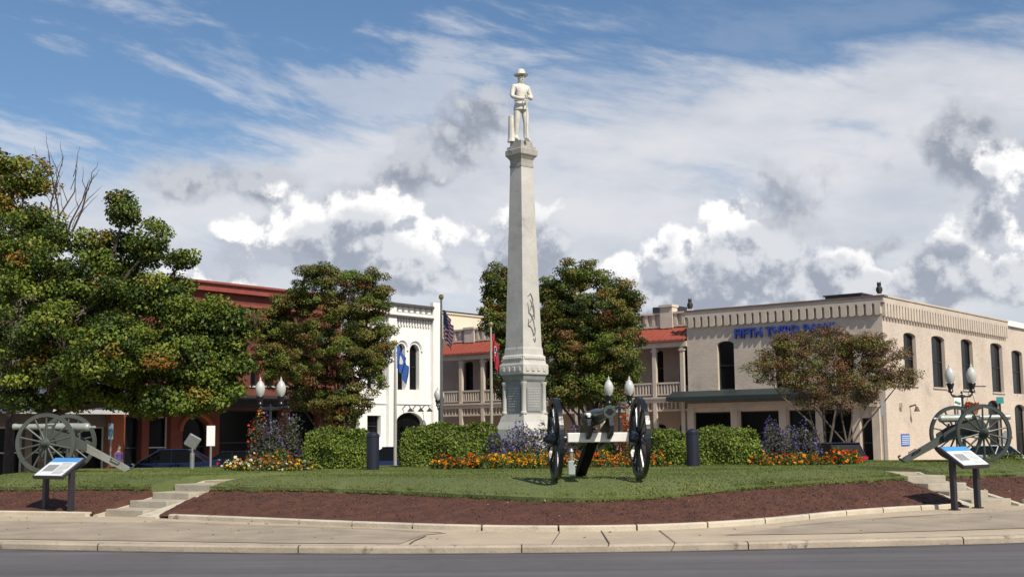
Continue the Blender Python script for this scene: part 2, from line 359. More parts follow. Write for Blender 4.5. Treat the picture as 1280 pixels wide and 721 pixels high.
edr, edz = polar([(-60, 610, .58), (0, 610, .6), (100, 609, .62), (200, 609, .64), (290, 609.5, .66), (400, 611, .64), (500, 615, .60), (560, 618, .57), (640, 622, .55), (700, 625, .53), (760, 625, .53), (800, 622.5, .55), (840, 617.5, .58), (900, 611.5, .61), (960, 606.5, .64), (1040, 601, .66), (1100, 598, .67), (1190, 594, .66), (1280, 592, .62), (1340, 591, .6)], (14.6, .6))
def ringpts(r, z, wob=0):
    z = z if hasattr(z, '__len__') else [z]*NT
    return [Vector((C0.x+(r[i])*math.cos(TH[i]), C0.y+(r[i])*math.sin(TH[i]), z[i])) for i in range(NT)]
def gzr(r, z):   # follow the fall of the ground at the back
    return [z[i]+gz(C0.y+r[i]*math.sin(TH[i])) for i in range(NT)]
zf = lambda v: np.full(NT, v)
# the ground sheet = road
bm = bmesh.new(); ys = [-60, -20, 0, 20, 40, 44, 47, 50, 53, 56, 60, 80, 120, 400, 3000]; xs = [-3000, -400, -60, 0, 60, 400, 3000]
g = [[bm.verts.new((x, y, gz(y)+ROADZ)) for x in xs] for y in ys]
for a, b in zip(g, g[1:]):
    for k in range(len(xs)-1): bm.faces.new((a[k], a[k+1], b[k+1], b[k]))
tag(obj('road', bm, asphalt), kind='structure')
crackm0 = mat('joint_dirt', (.10, .08, .06), .95, .2, 5)
# road kerb ring: face, rounded top
rk = roadk
rows = [ringpts(rk, gzr(rk, zf(-.05))), ringpts(rk, gzr(rk, zf(.12))), ringpts(rk-.025, gzr(rk, zf(.148))), ringpts(rk-.17, gzr(rk, zf(.154)))]
bm = bmesh.new(); RR = [[bm.verts.new(p) for p in r_] for r_ in rows]; jw = .07
def jr(i): return (i // 25) if i % 25 else None
for a_, b_ in zip(RR, RR[1:]):
    for k_ in range(NT):
        if k_ % 25 == 7: continue
        bm.faces.new((a_[k_], a_[(k_+1) % NT], b_[(k_+1) % NT], b_[k_]))
# narrow the skipped cells into thin joints
for r_ in RR:
    for k_ in range(7, NT, 25):
        a_, b_ = r_[k_], r_[(k_+1) % NT]; m_ = (a_.co+b_.co)/2; d_ = (b_.co-a_.co).normalized(); a_.co = m_-d_*.009; b_.co = m_+d_*.009
tag(obj('kerb', bm, roadkerb), kind='structure')
rk2 = rk-.02; bm = loft_ring([ringpts(rk2, gzr(rk, zf(-.05))), ringpts(rk2, gzr(rk, zf(.13))), ringpts(rk-.18, gzr(rk, zf(.14)))]); tag(obj('kerb_bedding', bm, crackm0), kind='structure')
rows = [ringpts(rk-.17, gzr(rk, zf(.15))), ringpts(bedk-.7, gzr(bedk, zf(.15)))]
tag(obj('pavement', fixn(loft_ring(rows)), concrete), kind='structure')
# joints in kerb + pavement: real thin grooves drawn as dark sealed strips are avoided; sealed cracks as narrow sheets
def strip(pts, w, z, m, name):
    bm = bmesh.new(); L = []
    for i, p in enumerate(pts):
        p = Vector((p[0], p[1])); q = Vector(pts[min(i+1, len(pts)-1)][:2])-Vector(pts[max(i-1, 0)][:2]); q.normalize(); n = Vector((-q.y, q.x))*w*random.uniform(.6, 1.2)/2
        L.append((bm.verts.new((p.x+n.x, p.y+n.y, z)), bm.verts.new((p.x-n.x, p.y-n.y, z))))
    for a, b in zip(L, L[1:]): bm.faces.new((a[0], b[0], b[1], a[1]))
    return tag(obj(name, fixn(bm), m), kind='structure')
crackm = mat('dark_crack', (.07, .055, .045), .95, .2, 5)
# aggregate sheets at left and right
def agg(pixtop, pixbot):
    bm = bmesh.new(); a = [bm.verts.new(onz(x, y, .158)) for x, y in pixtop+pixbot[::-1]]; bm.faces.new(a)
    tag(obj('pavement_panel', fixn(bm), aggregate), kind='structure')
agg([(-60, 651), (60, 651), (200, 652.5), (300, 656), (400, 659.5), (470, 662.5), (560, 665.5)], [(-60, 672.5), (0, 673), (150, 675), (350, 678), (500, 679), (530, 668)])
agg([(975, 659), (1040, 652.5), (1120, 646), (1200, 641.5), (1280, 637), (1340, 634)], [(905, 668), (1060, 666), (1180, 662.5), (1280, 659.5), (1340, 657)])
for pl, w in (([(512, 679), (518, 675), (532, 669)], .03), ([(750, 660), (762, 679)], .02), ([(824, 662), (846, 679)], .02), ([(700, 664), (690, 679)], .015)):
    strip([onz(x, y, .162) for x, y in pl], w, .162, crackm, 'pavement_joint')
strip([onz(x, y, .163) for x, y in ((190, 650.5), (300, 655), (400, 658), (480, 661), (552, 665))], .05, .163, crackm, 'pavement_seam')
strip([onz(x, y, .163) for x, y in ((975, 658), (1040, 651.5), (1110, 646.5), (1190, 641.5))], .05, .163, crackm, 'pavement_seam')
# bed edging: separate curb stones in one ring
stones = bmesh.new(); arc = 0; cum = [0]
P = ringpts(bedk, zf(.15)); skip = []
def steps_gap(px0, px1):
    yy = 646 if px0 < 600 else 632
    a = onz(px0, yy, .15); b = onz(px1, yy, .15)
    return sorted([math.atan2(a.y-C0.y, a.x-C0.x) % (2*PI), math.atan2(b.y-C0.y, b.x-C0.x) % (2*PI)])
gaps = [steps_gap(128, 180), steps_gap(1216, 1262)]
def bedpt(th, dr, z):
    i = (th % (2*PI))/(2*PI)*NT; i0 = int(i) % NT; f = i-int(i); r = bedk[i0]*(1-f)+bedk[(i0+1) % NT]*f
    return Vector((C0.x+(r+dr)*math.cos(th), C0.y+(r+dr)*math.sin(th), z))
th = 0
while th < 2*PI:
    st = 1.15/18.0; a = th; b = th+st-.0016; th += st
    if any(g0-.022 < (a+b)/2 < g1+.022 for g0, g1 in gaps): continue
    for q in range(4):
        t0 = a+(b-a)*q/4; t1 = a+(b-a)*(q+1)/4
        sec = [(0, .12), (0, .215), (-.025, .235), (-.15, .235), (-.15, .12)]
        A = [stones.verts.new(bedpt(t0, d, z+gz(bedpt(t0, 0, 0).y))) for d, z in sec]; B = [stones.verts.new(bedpt(t1, d, z+gz(bedpt(t1, 0, 0).y))) for d, z in sec]
        for k in range(4): stones.faces.new((A[k], B[k], B[k+1], A[k+1]))
        if q == 0: stones.faces.new(A)
        if q == 3: stones.faces.new(B[::-1])
tag(obj('kerb', fixn(stones), kerbmat), kind='structure')
FL = []
for px_, py_, dx_, dy_, wl1, wr1 in ((155, 645.5, .47, .88, .14, .50), (1240, 632, -.36, .93, .26, .14)):
    b_ = onz(px_, py_, .15); a_ = Vector((dx_, dy_)).normalized(); FL.append((b_, a_, Vector((a_.y, -a_.x)), wl1, wr1))
RISE, TREAD, SWID = .135, .62, .98
def carve(p):
    for b_, a_, w_d, wl1, wr1 in FL:
        q = Vector((p.x-b_.x, p.y-b_.y)); y = q.dot(a_); x = q.dot(w_d)
        if -SWID/2-wl1+.06 < x < SWID/2+wr1-.06 and -.4 < y < 4*TREAD+3.0: p.z = min(p.z, .15+min(4, max(0, y/TREAD))*RISE-.09)
    return p
def infl(X, Y):
    m = np.zeros(len(X), bool)
    for b_, a_, w_d, wl1, wr1 in FL:
        y = (X-b_.x)*a_.x+(Y-b_.y)*a_.y; x = (X-b_.x)*w_d.x+(Y-b_.y)*w_d.y; m |= (x > -SWID/2-wl1) & (x < SWID/2+wr1) & (y > -.5) & (y < 4*TREAD+2.9)
    return m
# mulch bank
rows = []
nzr = np.random.default_rng(3)
for k in range(25):
    t = k/24; r = (bedk-.1)*(1-t)+(edr-.12)*t; z = .19+(edz-.03-.19)*(t**.85); z = z+(nzr.normal(0, .008, NT) if 0 < k < 24 else 0)
    rows.append([carve(p) for p in ringpts(r, gzr(r, z))])
tag(obj('mulch_bank', fixn(loft_ring(rows)), mulchm), kind='structure')
# lawn
rough_edge = nzr.normal(0, .03, NT); rough_edge = np.convolve(np.concatenate([rough_edge[-1:], rough_edge, rough_edge[:1]]), [.3, .4, .3], 'valid')
LZ = .83
def bz(y):
    t = min(1, max(0, (y-34)/15)); return -.46*t*t*(3-2*t)
def lawnz(d, ze): 
    t = min(1, d/1.5); return ze+.03+(LZ-ze-.03)*(1-(1-t)**2.2)
rows = [ringpts(edr+rough_edge, gzr(edr, edz-.06))]
for d in (0, .12, .25, .4, .55, .7, .9, 1.1, 1.3, 1.6, 1.8, 2.0, 2.3, 2.6, 3, 3.5, 4, 4.5, 5, 8, 11):
    r = edr-d*.98+rough_edge*max(0, 1-d); rows.append(ringpts(r, [lawnz(d, edz[i]) + bz(C0.y+r[i]*math.sin(TH[i])) for i in range(NT)]))
rows.append([Vector((C0.x, C0.y, LZ+bz(C0.y)))]*NT)
rows = [[carve(p) for p in r_] for r_ in rows]
bm = loft_ring(rows); bmesh.ops.remove_doubles(bm, verts=bm.verts, dist=.0005); tag(obj('lawn', fixn(bm), lawnm, smooth=True), kind='structure')
def lawn_at(x, y):
    d = Vector((x, y))-C0; th = math.atan2(d.y, d.x) % (2*PI); i = int(th/(2*PI)*NT) % NT
    return lawnz(max(0, edr[i]-d.length), edz[i])+bz(y)
# grass blades
n = 250000
th = rng.uniform(R(195), R(345), n); ii = (th/(2*PI)*NT).astype(int) % NT
dd = rng.uniform(0, 1, n)**1.5*9.5-.03; e1 = edr[ii]; rr = e1-dd
t = np.clip(dd/1.5, 0, 1); zz = edz[ii]+.03+(LZ-edz[ii]-.03)*(1-(1-t)**2.2)-.01
zz[dd < .02] -= .05
gx = C0.x+rr*np.cos(th); gy = C0.y+rr*np.sin(th)
tt_ = np.clip((gy-34)/15, 0, 1); zz = zz-.46*tt_*tt_*(3-2*tt_)
keep = ~infl(gx, gy); gx, gy, zz, dd = gx[keep], gy[keep], zz[keep], dd[keep]; n = len(gx)
h = rng.uniform(.012, .032, n)*(1+.5*(dd < .15)); a = rng.uniform(0, 2*PI, n); w = rng.uniform(.008, .018, n)
B0 = np.stack([gx-np.cos(a)*w, gy-np.sin(a)*w, zz], 1); B1 = np.stack([gx+np.cos(a)*w, gy+np.sin(a)*w, zz], 1)
ln = rng.normal(0, .02, (n, 2)); T = np.stack([gx+ln[:, 0], gy+ln[:, 1], zz+h], 1)
patch = np.sin(gx*1.1+np.sin(gy*.8)*1.5)+np.sin(gy*1.7+gx*.5)+rng.normal(0, .8, n)
mi = np.where(patch > 1.0, 1, np.where(patch < -1.0, 2, 0))
tag(arrmesh('grass', np.stack([B0, B1, T], 1).reshape(-1, 3), np.arange(3*n).reshape(n, 3), mi, grassm), 'short mown green grass on the raised lawn around the monument', 'grass', kind='stuff')
# bark chips on the mulch
n = 26000; th = rng.uniform(R(195), R(345), n); ii = (th/(2*PI)*NT).astype(int) % NT; t = rng.uniform(0, 1, n)
r = (bedk[ii]-.12)*(1-t)+(edr[ii]-.1)*t; z = .19+(edz[ii]-.22)*(t**.85)+.008
keep = ~infl(C0.x+r*np.cos(th), C0.y+r*np.sin(th)); r, th, z = r[keep], th[keep], z[keep]; n = len(r)
V, F = leaves(np.stack([C0.x+r*np.cos(th), C0.y+r*np.sin(th), z], 1), np.tile([0, -.3, .9], (n, 1)), np.full(n, .034), .45, .45)
tag(arrmesh('bark_chips', V, F, rng.integers(0, 3, n)*(rng.random(n) < .9), [mulchm, mat('bark_chip_dark', (.05, .022, .017), .9), mat('bark_chip_red', (.125, .050, .03), .9, .3, 4)]), 'dark red brown bark chips covering the bank below the lawn', 'mulch', kind='stuff')
# paths at the heads of the steps
def poly(name, pts, m):
    bm = bmesh.new(); bm.faces.new([bm.verts.new(p) for p in pts]); return tag(obj(name, fixn(bm), m), kind='structure')
n = 420; th = rng.uniform(R(200), R(340), n); rr = rng.uniform(14.5, 20.2, n); ii = (th/(2*PI)*NT).astype(int) % NT
t = np.clip((bedk[ii]-.12-rr)/(bedk[ii]-edr[ii]), 0, 1); z = np.where(rr > bedk[ii]-.1, .166, .20+(edz[ii]-.20)*(t**.85)+.03); ok = (np.abs(rr-bedk[ii]+.08) > .12) & (t < .98) & ~infl(C0.x+rr*np.cos(th), C0.y+rr*np.sin(th)); rr, th, z = rr[ok], th[ok], z[ok]; n = len(rr)
V, F = leaves(np.stack([C0.x+rr*np.cos(th), C0.y+rr*np.sin(th), z], 1), np.tile([0, 0, 1.], (n, 1)), np.full(n, .05), .7, .25)
tag(arrmesh('fallen_leaves', V, F, rng.integers(0, 3, n), [mat('dry_leaf_tan', (.38, .28, .16), .8), mat('dry_leaf_brown', (.17, .09, .045), .8), mat('dry_leaf_yellow', (.42, .30, .10), .8)]), 'scattered dry fallen leaves on the mulch bank and pavement', 'fallen leaves', kind='stuff')
am = asphalt.node_tree; an = am.nodes; pb = an['Principled BSDF']; src = pb.inputs['Base Color'].links[0].from_socket
tcn = an.new('ShaderNodeTexCoord'); mp = an.new('ShaderNodeMapping'); mp.inputs['Scale'].default_value = (.05, 1.6, 1); am.links.new(tcn.outputs['Object'], mp.inputs[0])
nn = an.new('ShaderNodeTexNoise'); nn.inputs['Scale'].default_value = 1.5; nn.inputs['Detail'].default_value = 5; am.links.new(mp.outputs[0], nn.inputs['Vector'])
mr_ = an.new('ShaderNodeMapRange'); am.links.new(nn.outputs['Fac'], mr_.inputs[0]); mr_.inputs[1].default_value = .3; mr_.inputs[2].default_value = .7; mr_.inputs[3].default_value = .78; mr_.inputs[4].default_value = 1.2
mm = an.new('ShaderNodeVectorMath'); mm.operation = 'SCALE'; am.links.new(src, mm.inputs[0]); am.links.new(mr_.outputs[0], mm.inputs['Scale']); am.links.new(mm.outputs[0], pb.inputs['Base Color'])
# dirt in the gutter along the kerb
bm = loft_ring([ringpts(rk+.01, gzr(rk, zf(ROADZ+.004))), ringpts(rk+.16, gzr(rk, zf(ROADZ+.004)))]); tag(obj('gutter', fixn(bm), mat('gutter_dirt', (.075, .068, .062), .95, .3, 2.5, .5, 40, color2=(.14, .125, .11))), kind='structure')
# ---------------------------------------------------------------- steps
def steps(px, py, adir, width, label, ww2):
    b = onz(px, py, .15); ad = Vector((adir[0], adir[1], 0)).normalized(); wd = Vector((ad.y, -ad.x, 0))
    t = thing('stone_steps', label, 'steps', (b.x, b.y, .15), math.atan2(wd.y, wd.x), 'steps up to the lawn')
    # local x = across, y = up the flight
    rise, tread = .135, .62
    for k in range(4): obj('step', box((0, k*tread+tread*.75, (k+.5)*rise-.03+k*0), (width, tread*1.5, rise+.06), bevel=.012), stepmat, t)
    for s in (-1, 1):
        w = bmesh.new(); x0 = s*(width/2+.01); x1 = s*(width/2+(ww2[0] if s < 0 else ww2[1])); L = tread*4.6
        prism(w, [(x0, -.18, -.1), (x0, -.18, .03), (x0, L, rise*4+.045), (x0, L+.5, rise*4+.045), (x0, L+.5, -.1)], (x1-x0, 0, 0)); obj('side_wall', fixn(w), kerbmat, t)
    top = bmesh.new(); bx(top, ((ww2[1]-ww2[0])/2, 4*tread+1.7, 4*rise-.02), (width+ww2[0]+ww2[1], 2.8, .12)); obj('landing', top, concrete, t)
    return t
steps(155, 645.5, (.47, .88), .98, 'weathered stone steps at the left behind the left interpretive sign', (.14, .50))
steps(1240, 632, (-.36, .93), .98, 'weathered stone steps at the right beside the right interpretive sign', (.26, .14))
# ---------------------------------------------------------------- monument
MP = at(656, 560, 38.0); mon = thing('monument', 'tall pale marble column topped by a soldier statue in the middle of the lawn', 'monument', (MP.x, 38, LZ), R(43))
pm = lambda y: (1.6+ (544.9-y)*38.0/FPX*1.0)-LZ       # picture row -> height above lawn (near centre)
def zpx(y, px=656): return at(px, y, 38.0).z-LZ
def sqlathe(bm, prof, cx=0, cy=0):
    rings = [[bm.verts.new((cx+sx*w/2, cy+sy*w/2, z)) for sx, sy in ((-1, -1), (1, -1), (1, 1), (-1, 1))] for w, z in prof]
    for a, b in zip(rings, rings[1:]):
        for k in range(4): bm.faces.new((a[k], a[(k+1) % 4], b[(k+1) % 4], b[k]))
    bm.faces.new(rings[0][::-1]); bm.faces.new(rings[-1]); return bm
k = 38.0/FPX/1.46
w_ = lambda px: px*k
z = zpx
obj('plinth', sqlathe(bmesh.new(), [(w_(82), -.3), (w_(82), .22), (w_(78), .24), (w_(74), z(536)), (w_(64), z(527)), (w_(58), z(518)), (w_(58), z(517))]), marble, mon)
obj('die', sqlathe(bmesh.new(), [(w_(48), z(517)), (w_(48), z(477))]), greystone, mon)
for sx in (-1, 1):
    for sy in (-1, 1):
        c = bmesh.new(); q = w_(25.0); lathe(c, [(.10, z(517)), (.10, z(515)), (.075, z(514)), (.07, z(482)), (.10, z(480)), (.10, z(477.5))], 14, (sx*q, sy*q, 0)); obj('corner_column', c, marble, mon, True)
for a in range(4):
    rot = Matrix.Rotation(a*PI/2, 3, 'Z'); p = bmesh.new(); q = w_(24)+.02
    hw = w_(17)
    pts = [(-hw, 0, z(514)), (hw, 0, z(514)), (hw, 0, z(486)), (hw*.6, 0, z(482.5)), (0, 0, z(481.2)), (-hw*.6, 0, z(482.5)), (-hw, 0, z(486))]
    prism(p, [Vector((x, -q-.008, zz)) for x, _, zz in pts], (0, .03, 0)); fixn(p)
    bmesh.ops.transform(p, matrix=rot.to_4x4(), verts=p.verts); o = obj('inscription_panel', p, greystone, mon)
    e = bmesh.new(); rr_ = random.Random(a)
    for r_ in range(8):
        zz = z(485.5+r_*3.2); x = -hw*.8
        while x < hw*.75:
            L = rr_.uniform(.03, .10); L = min(L, hw*.8-x)
            bx(e, (x+L/2, -q-.011, zz), (L, .006, .028)); x += L+.025
    bmesh.ops.transform(e, matrix=rot.to_4x4(), verts=e.verts); obj('inscription', e, engr, o)
obj('base_cornice', sqlathe(bmesh.new(), [(w_(50), z(477)), (w_(54), z(474.5)), (w_(56), z(471)), (w_(60), z(468.5))]), greystone, mon)
obj('base_band', sqlathe(bmesh.new(), [(w_(62), z(468.5)), (w_(63), z(467)), (w_(63), z(457)), (w_(61.5), z(455.5)), (w_(58), z(455.3)), (w_(56), z(452)), (w_(56), z(446)), (w_(50), z(444)), (w_(49), z(437)), (w_(47.2), z(434.5))]), marble, mon)
d = bmesh.new()
for a in range(4):
    m4 = Matrix.Rotation(a*PI/2, 4, 'Z')
    for i in range(4):
        b = box(((i-1.5)*w_(14), -w_(63)/2-.012, z(462)), (.11, .03, .13), bevel=.01); bmesh.ops.transform(b, matrix=m4, verts=b.verts)
        me = bpy.data.meshes.new('t'); b.to_mesh(me); d.from_mesh(me); b.free()
    for i in range(11):
        b = box(((i-5)*w_(4.6), -w_(56)/2-.01, z(448.5)), (.07, .035, .08), bevel=.015); bmesh.ops.transform(b, matrix=m4, verts=b.verts)
        me = bpy.data.meshes.new('t'); b.to_mesh(me); d.from_mesh(me); b.free()
obj('carved_blocks', d, marble, mon)
obj('shaft', sqlathe(bmesh.new(), [(w_(46.5), z(434.5)), (w_(30.2), z(211))]), marble, mon)
cv = bmesh.new()
def shaft_half(zz): 
    t = (zz-z(434.5))/(z(211)-z(434.5)); return (w_(46.5)*(1-t)+w_(30.2)*t)/2
rr_ = random.Random(5)
curves = [[(-.13, 372), (.0, 368), (.10, 376), (.02, 384), (-.06, 390)], [(.12, 380), (.15, 392), (.05, 398), (-.05, 404)], [(-.14, 380), (-.10, 392), (.02, 396), (.12, 404), (.14, 414)],
          [(-.08, 408), (.02, 412), (.10, 420), (.16, 418), (.18, 410)], [(-.12, 400), (-.14, 408), (-.04, 410)], [(.08, 424), (.14, 428), (.18, 422)], [(-.02, 376), (.12, 388), (.16, 400)]]
for cpts in curves:
    pp = [Vector((x*.9-.03, -shaft_half(z(y))-.005, z(y))) for x, y in cpts]
    # smooth
    q = []
    for i in range(len(pp)-1):
        for tt in (0, .33, .66): q.append(pp[i].lerp(pp[i+1], tt)+Vector((math.sin(tt*PI)*.012, 0, 0)))
    q.append(pp[-1]); tube(cv, q, [.008+.016*math.sin(PI*(i+.5)/len(q)) for i in range(len(q))], 5)
obj('carving', cv, carvem, mon)
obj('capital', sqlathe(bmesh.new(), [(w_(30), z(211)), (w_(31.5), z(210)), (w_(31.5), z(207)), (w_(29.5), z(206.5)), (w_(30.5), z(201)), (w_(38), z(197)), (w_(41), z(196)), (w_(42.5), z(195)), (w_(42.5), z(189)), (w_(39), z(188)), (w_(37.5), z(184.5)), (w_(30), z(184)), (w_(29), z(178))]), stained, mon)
# soldier statue
def skinned(name, verts, edges, m, parent, sub=2, xf=None, root=0):
    me = bpy.data.meshes.new(name); me.from_pydata([v[:3] for v in verts], edges, []); o = bpy.data.objects.new(name, me); COL.objects.link(o)
    md = o.modifiers.new('s', 'SKIN'); 
    sv = me.skin_vertices[0].data if me.skin_vertices else None
    if sv is None: bpy.context.view_layer.update(); sv = me.skin_vertices[0].data
    for i, v in enumerate(verts):
        sv[i].radius = (v[3], v[4] if len(v) > 4 else v[3]); sv[i].use_root = (i == root)
    md.use_smooth_shade = True; s2 = o.modifiers.new('d', 'SUBSURF'); s2.levels = sub; s2.render_levels = sub
    dg = bpy.context.evaluated_depsgraph_get(); dg.update(); nm = bpy.data.meshes.new_from_object(o.evaluated_get(dg))
    bpy.data.objects.remove(o); nm.name = name
    if xf: nm.transform(xf)
    nm.materials.clear(); return link(name, nm, parent, [m])
def ensure_skin(me):
    pass
# local statue frame: faces -Y, 1.8 m tall scaled
sv_ = [(0, 0, .95, .15, .13), (0, 0, 1.12, .135, .115), (0, 0, 1.30, .17, .13), (0, 0, 1.47, .15, .11), (0, 0, 1.54, .07, .07), (0, -.02, 1.60, .085, .09), (0, -.03, 1.69, .105, .12), (0, -.02, 1.77, .08, .09),
       (.11, 0, .90, .11, .11), (.13, -.05, .50, .085, .085), (.13, .0, .12, .06, .06), (.14, -.10, .04, .05, .045), (.15, -.2, .03, .045, .03),
       (-.10, 0, .90, .11, .11), (-.12, .01, .50, .085, .085), (-.13, .05, .12, .06, .06), (-.14, -.05, .04, .05, .045), (-.16, -.15, .03, .045, .03),
       (.21, .0, 1.45, .085, .085), (.29, -.04, 1.18, .062, .062), (.14, -.25, 1.12, .048, .048), (.04, -.29, 1.16, .05, .04),
       (-.21, .0, 1.45, .085, .085), (-.29, -.04, 1.17, .062, .062), (-.13, -.25, 1.08, .048, .048), (-.03, -.29, 1.10, .05, .04)]
ed = [(0, 1), (1, 2), (2, 3), (3, 4), (4, 5), (5, 6), (6, 7), (0, 8), (8, 9), (9, 10), (10, 11), (11, 12), (0, 13), (13, 14), (14, 15), (15, 16), (16, 17), (3, 18), (18, 19), (19, 20), (20, 21), (3, 22), (22, 23), (23, 24), (24, 25)]
zs = z(177.5); sc = (z(89)-z(177.5))/1.90
X = Matrix.Translation((0, 0, zs)) @ Matrix.Rotation(R(-43)+R(28), 4, 'Z') @ Matrix.Scale(sc, 4)
st = skinned('statue', sv_, ed, marble2, mon, 2, X)
st['label'] = 'white marble soldier standing with both hands on his rifle'
def xbm(bm, m=X): bmesh.ops.transform(bm, matrix=m, verts=bm.verts); return bm
c = bmesh.new(); tube(c, [(0, 0, .84), (0, 0, .90), (0, 0, 1.0), (0, 0, 1.1)], [.205, .20, .175, .16], 20); 
for v in c.verts: v.co.y *= .8
obj('coat_skirt', xbm(c), marble2, st, True)
c = bmesh.new(); lathe(c, [(.11, 1.775), (.175, 1.765), (.195, 1.785), (.175, 1.79), (.125, 1.80), (.108, 1.88), (.085, 1.93), (.03, 1.945)], 24, (0, -.025, -.0)); obj('hat', xbm(c), marble2, st, True)
c = bmesh.new(); lathe(c, [(.168, 1.07), (.172, 1.08), (.172, 1.11), (.168, 1.12)], 24)
for v in c.verts: v.co.y *= .85
obj('belt', xbm(c), marble2, st, True)
c = bmesh.new(); tube(c, [(0, -.33, .02), (0, -.33, .20), (0, -.325, .45), (0, -.31, 1.22)], [.045, .032, .022, .016], 8); obj('rifle', xbm(c), marble2, st, True)
c = bmesh.new(); lathe(c, [(.125, 0), (.105, .1), (.095, .4), (.088, .68), (.08, .695), (.02, .70)], 12, (-.21, .12, 0)); obj('stump', xbm(c), marble2, st)
c = bmesh.new(); bx(c, (0, -.133, 1.70), (.022, .035, .045), bevel=.006); bx(c, (0, -.125, 1.655), (.05, .02, .012), bevel=.003)
for s in (-1, 1): bx(c, (s*.035, -.118, 1.725), (.024, .012, .01)); bx(c, (s*.09, -.02, 1.70), (.015, .03, .05), bevel=.005)
for s in (-1, 1):
    for q in range(4): tube(c, [(s*.05-q*.004*s, -.30-q*.0, 1.17-q*.025), (s*.0, -.345, 1.175-q*.025), (-s*.025, -.33, 1.165-q*.025)], .013, 6)
obj('face_and_fingers', xbm(c), marble2, st)
# ---------------------------------------------------------------- cannons
def cannon(label, loc, rz, M, elev=0.0, bs=1.0):
    t = thing('cannon', label, 'cannon', loc, rz, 'field cannons around the monument')
    Rw = .725
    for s in (-1, 1):
        w = obj('wheel', (lambda b: (torus(b, (0, s*.76, Rw), Rw-.045, (.045, .035), (0, 1, 0), 56, flat='box'), b)[1])(bmesh.new()), M['wheel'], t)
        b = bmesh.new(); torus(b, (0, s*.76, Rw), Rw-.006, (.007, .037), (0, 1, 0), 56, flat='box'); obj('iron_tyre', b, M['tyre'], w)
        b = bmesh.new(); lathe(b, [(.06, -.19), (.075, -.185), (.08, -.10), (.115, -.06), (.115, .05), (.085, .08), (.07, .17), (.05, .19)], 18, (0, s*.76, Rw), (0, s, 0)); obj('hub', b, M['wheel'], w, True)
        for q in range(14):
            a = 2*PI*(q+.5)/14; e = Vector((math.cos(a), 0, math.sin(a))); c0 = Vector((0, s*.745, Rw))
            b = bmesh.new(); tube(b, [c0+e*.10, c0+e*.3, c0+e*(Rw-.08)+Vector((0, s*.02, 0))], [.030, .024, .022], 6); obj('spoke', b, M['wheel'], w)
    obj('axle', box((0, 0, Rw+.02), (.14, 1.10, .17), bevel=.012), M['axle'], t)
    b = bmesh.new(); tube(b, [(0, -.98, Rw), (0, .98, Rw)], .035, 10); obj('axle_arm', b, M['tyre'], t, True)
    # cheeks
    for s in (-1, 1):
        b = bmesh.new(); pr = [(.30, .80), (.34, .95), (.25, 1.07), (.08, 1.08), (-.05, 1.02), (-.45, .92), (-.80, .72), (-.80, .52), (-.35, .60), (.1, .72)]
        prism(b, [Vector((x, s*.155, z)) for x, z in pr], (0, s*.075, 0)); obj('cheek', fixn(b), M['cheek'], t)
        b = bmesh.new(); bx(b, (.10, s*.195, 1.15), (.20, .09, .05), bevel=.012); lathe(b, [(.012, -.02), (.03, -.02), (.03, .02), (.012, .02)], 8, (.22, s*.195, 1.12)); obj('trunnion_cap', b, M['cap'], t)
    b = bmesh.new(); prism(b, [Vector((-.45, -.09, .84)), Vector((-.45, -.09, .64)), Vector((-1.74, -.09, .00)), Vector((-1.86, -.09, .05)), Vector((-1.78, -.09, .13))], (0, .18, 0)); obj('trail', fixn(b), M['trail'], t)
    b = bmesh.new(); tube(b, [(-1.80, 0, .07), (-1.91, 0, .09), (-1.94, 0, .15), (-1.88, 0, .18)], .025, 8); obj('lunette_ring', b, M['tyre'], t, True)
    for s in (-1, 1):
        b = bmesh.new(); tube(b, [(-1.60, s*.09, .20), (-1.60, s*.15, .24), (-1.40, s*.15, .34), (-1.40, s*.09, .30)], .014, 6); obj('trail_handle', b, M['tyre'], t, True)
    b = bmesh.new(); tube(b, [(-.55, 0, .72), (-.55, 0, .98)], .03, 8); tube(b, [(-.55, -.10, .90), (-.55, .10, .90)], .015, 6); obj('elevating_screw', b, M['tyre'], t, True)
    # barrel
    zc = 1.12; ax = Vector((math.cos(elev), 0, math.sin(elev))); o0 = Vector((.10, 0, zc))
    b = bmesh.new()
    lathe(b, [(q_[0]*bs, q_[1]) for q_ in [(.012, -1.06), (.045, -1.05), (.055, -1.01), (.04, -.965), (.03, -.94), (.07, -.91), (.13, -.89), (.15, -.85), (.15, -.80), (.142, -.78), (.142, -.15), (.135, .0), (.118, .12), (.104, .5), (.094, .86), (.096, .88), (.108, .93), (.112, .98), (.104, 1.01), (.060, 1.012), (.058, 1.0)]], 28, o0, ax)
    br = obj('barrel', b, M['barrel'], t, True)
    b = bmesh.new(); lathe(b, [(.0575*bs, 1.0135), (.0575*bs, 1.0145)], 24, o0, ax); obj('bore', b, bore, br)
    b = bmesh.new(); tube(b, [o0+Vector((0, -.24, 0)), o0+Vector((0, .24, 0))], .046, 14); obj('trunnion', b, M['barrel'], br, True)
    return t
Mold = dict(wheel=olive, tyre=olive, axle=olive, cheek=olive, cap=olive, trail=paleolive, barrel=bronze2)
Mr = dict(wheel=mat('dark_olive_carriage_paint', (.040, .050, .042), .45, .2, 3), tyre=blackmetal, axle=olive, cheek=MATS['dark_olive_carriage_paint'], cap=olive, trail=olive, barrel=bronze2)
Mc = dict(wheel=greenblack, tyre=greenblack, axle=palepaint_glare, cheek=greenblack, cap=palepaint_glare, trail=mat('flat_black_paint', (.008, .009, .010), .7, .15, 4, spec=.15), barrel=bronze)
p = at(748, 598, 22.2); cannon('black cannon facing the street in front of the marble column, axle pale with painted sun glare', (p.x, p.y, lawn_at(p.x, p.y)+.0), math.atan2(-.99, .125), Mc, R(3), 1.02)
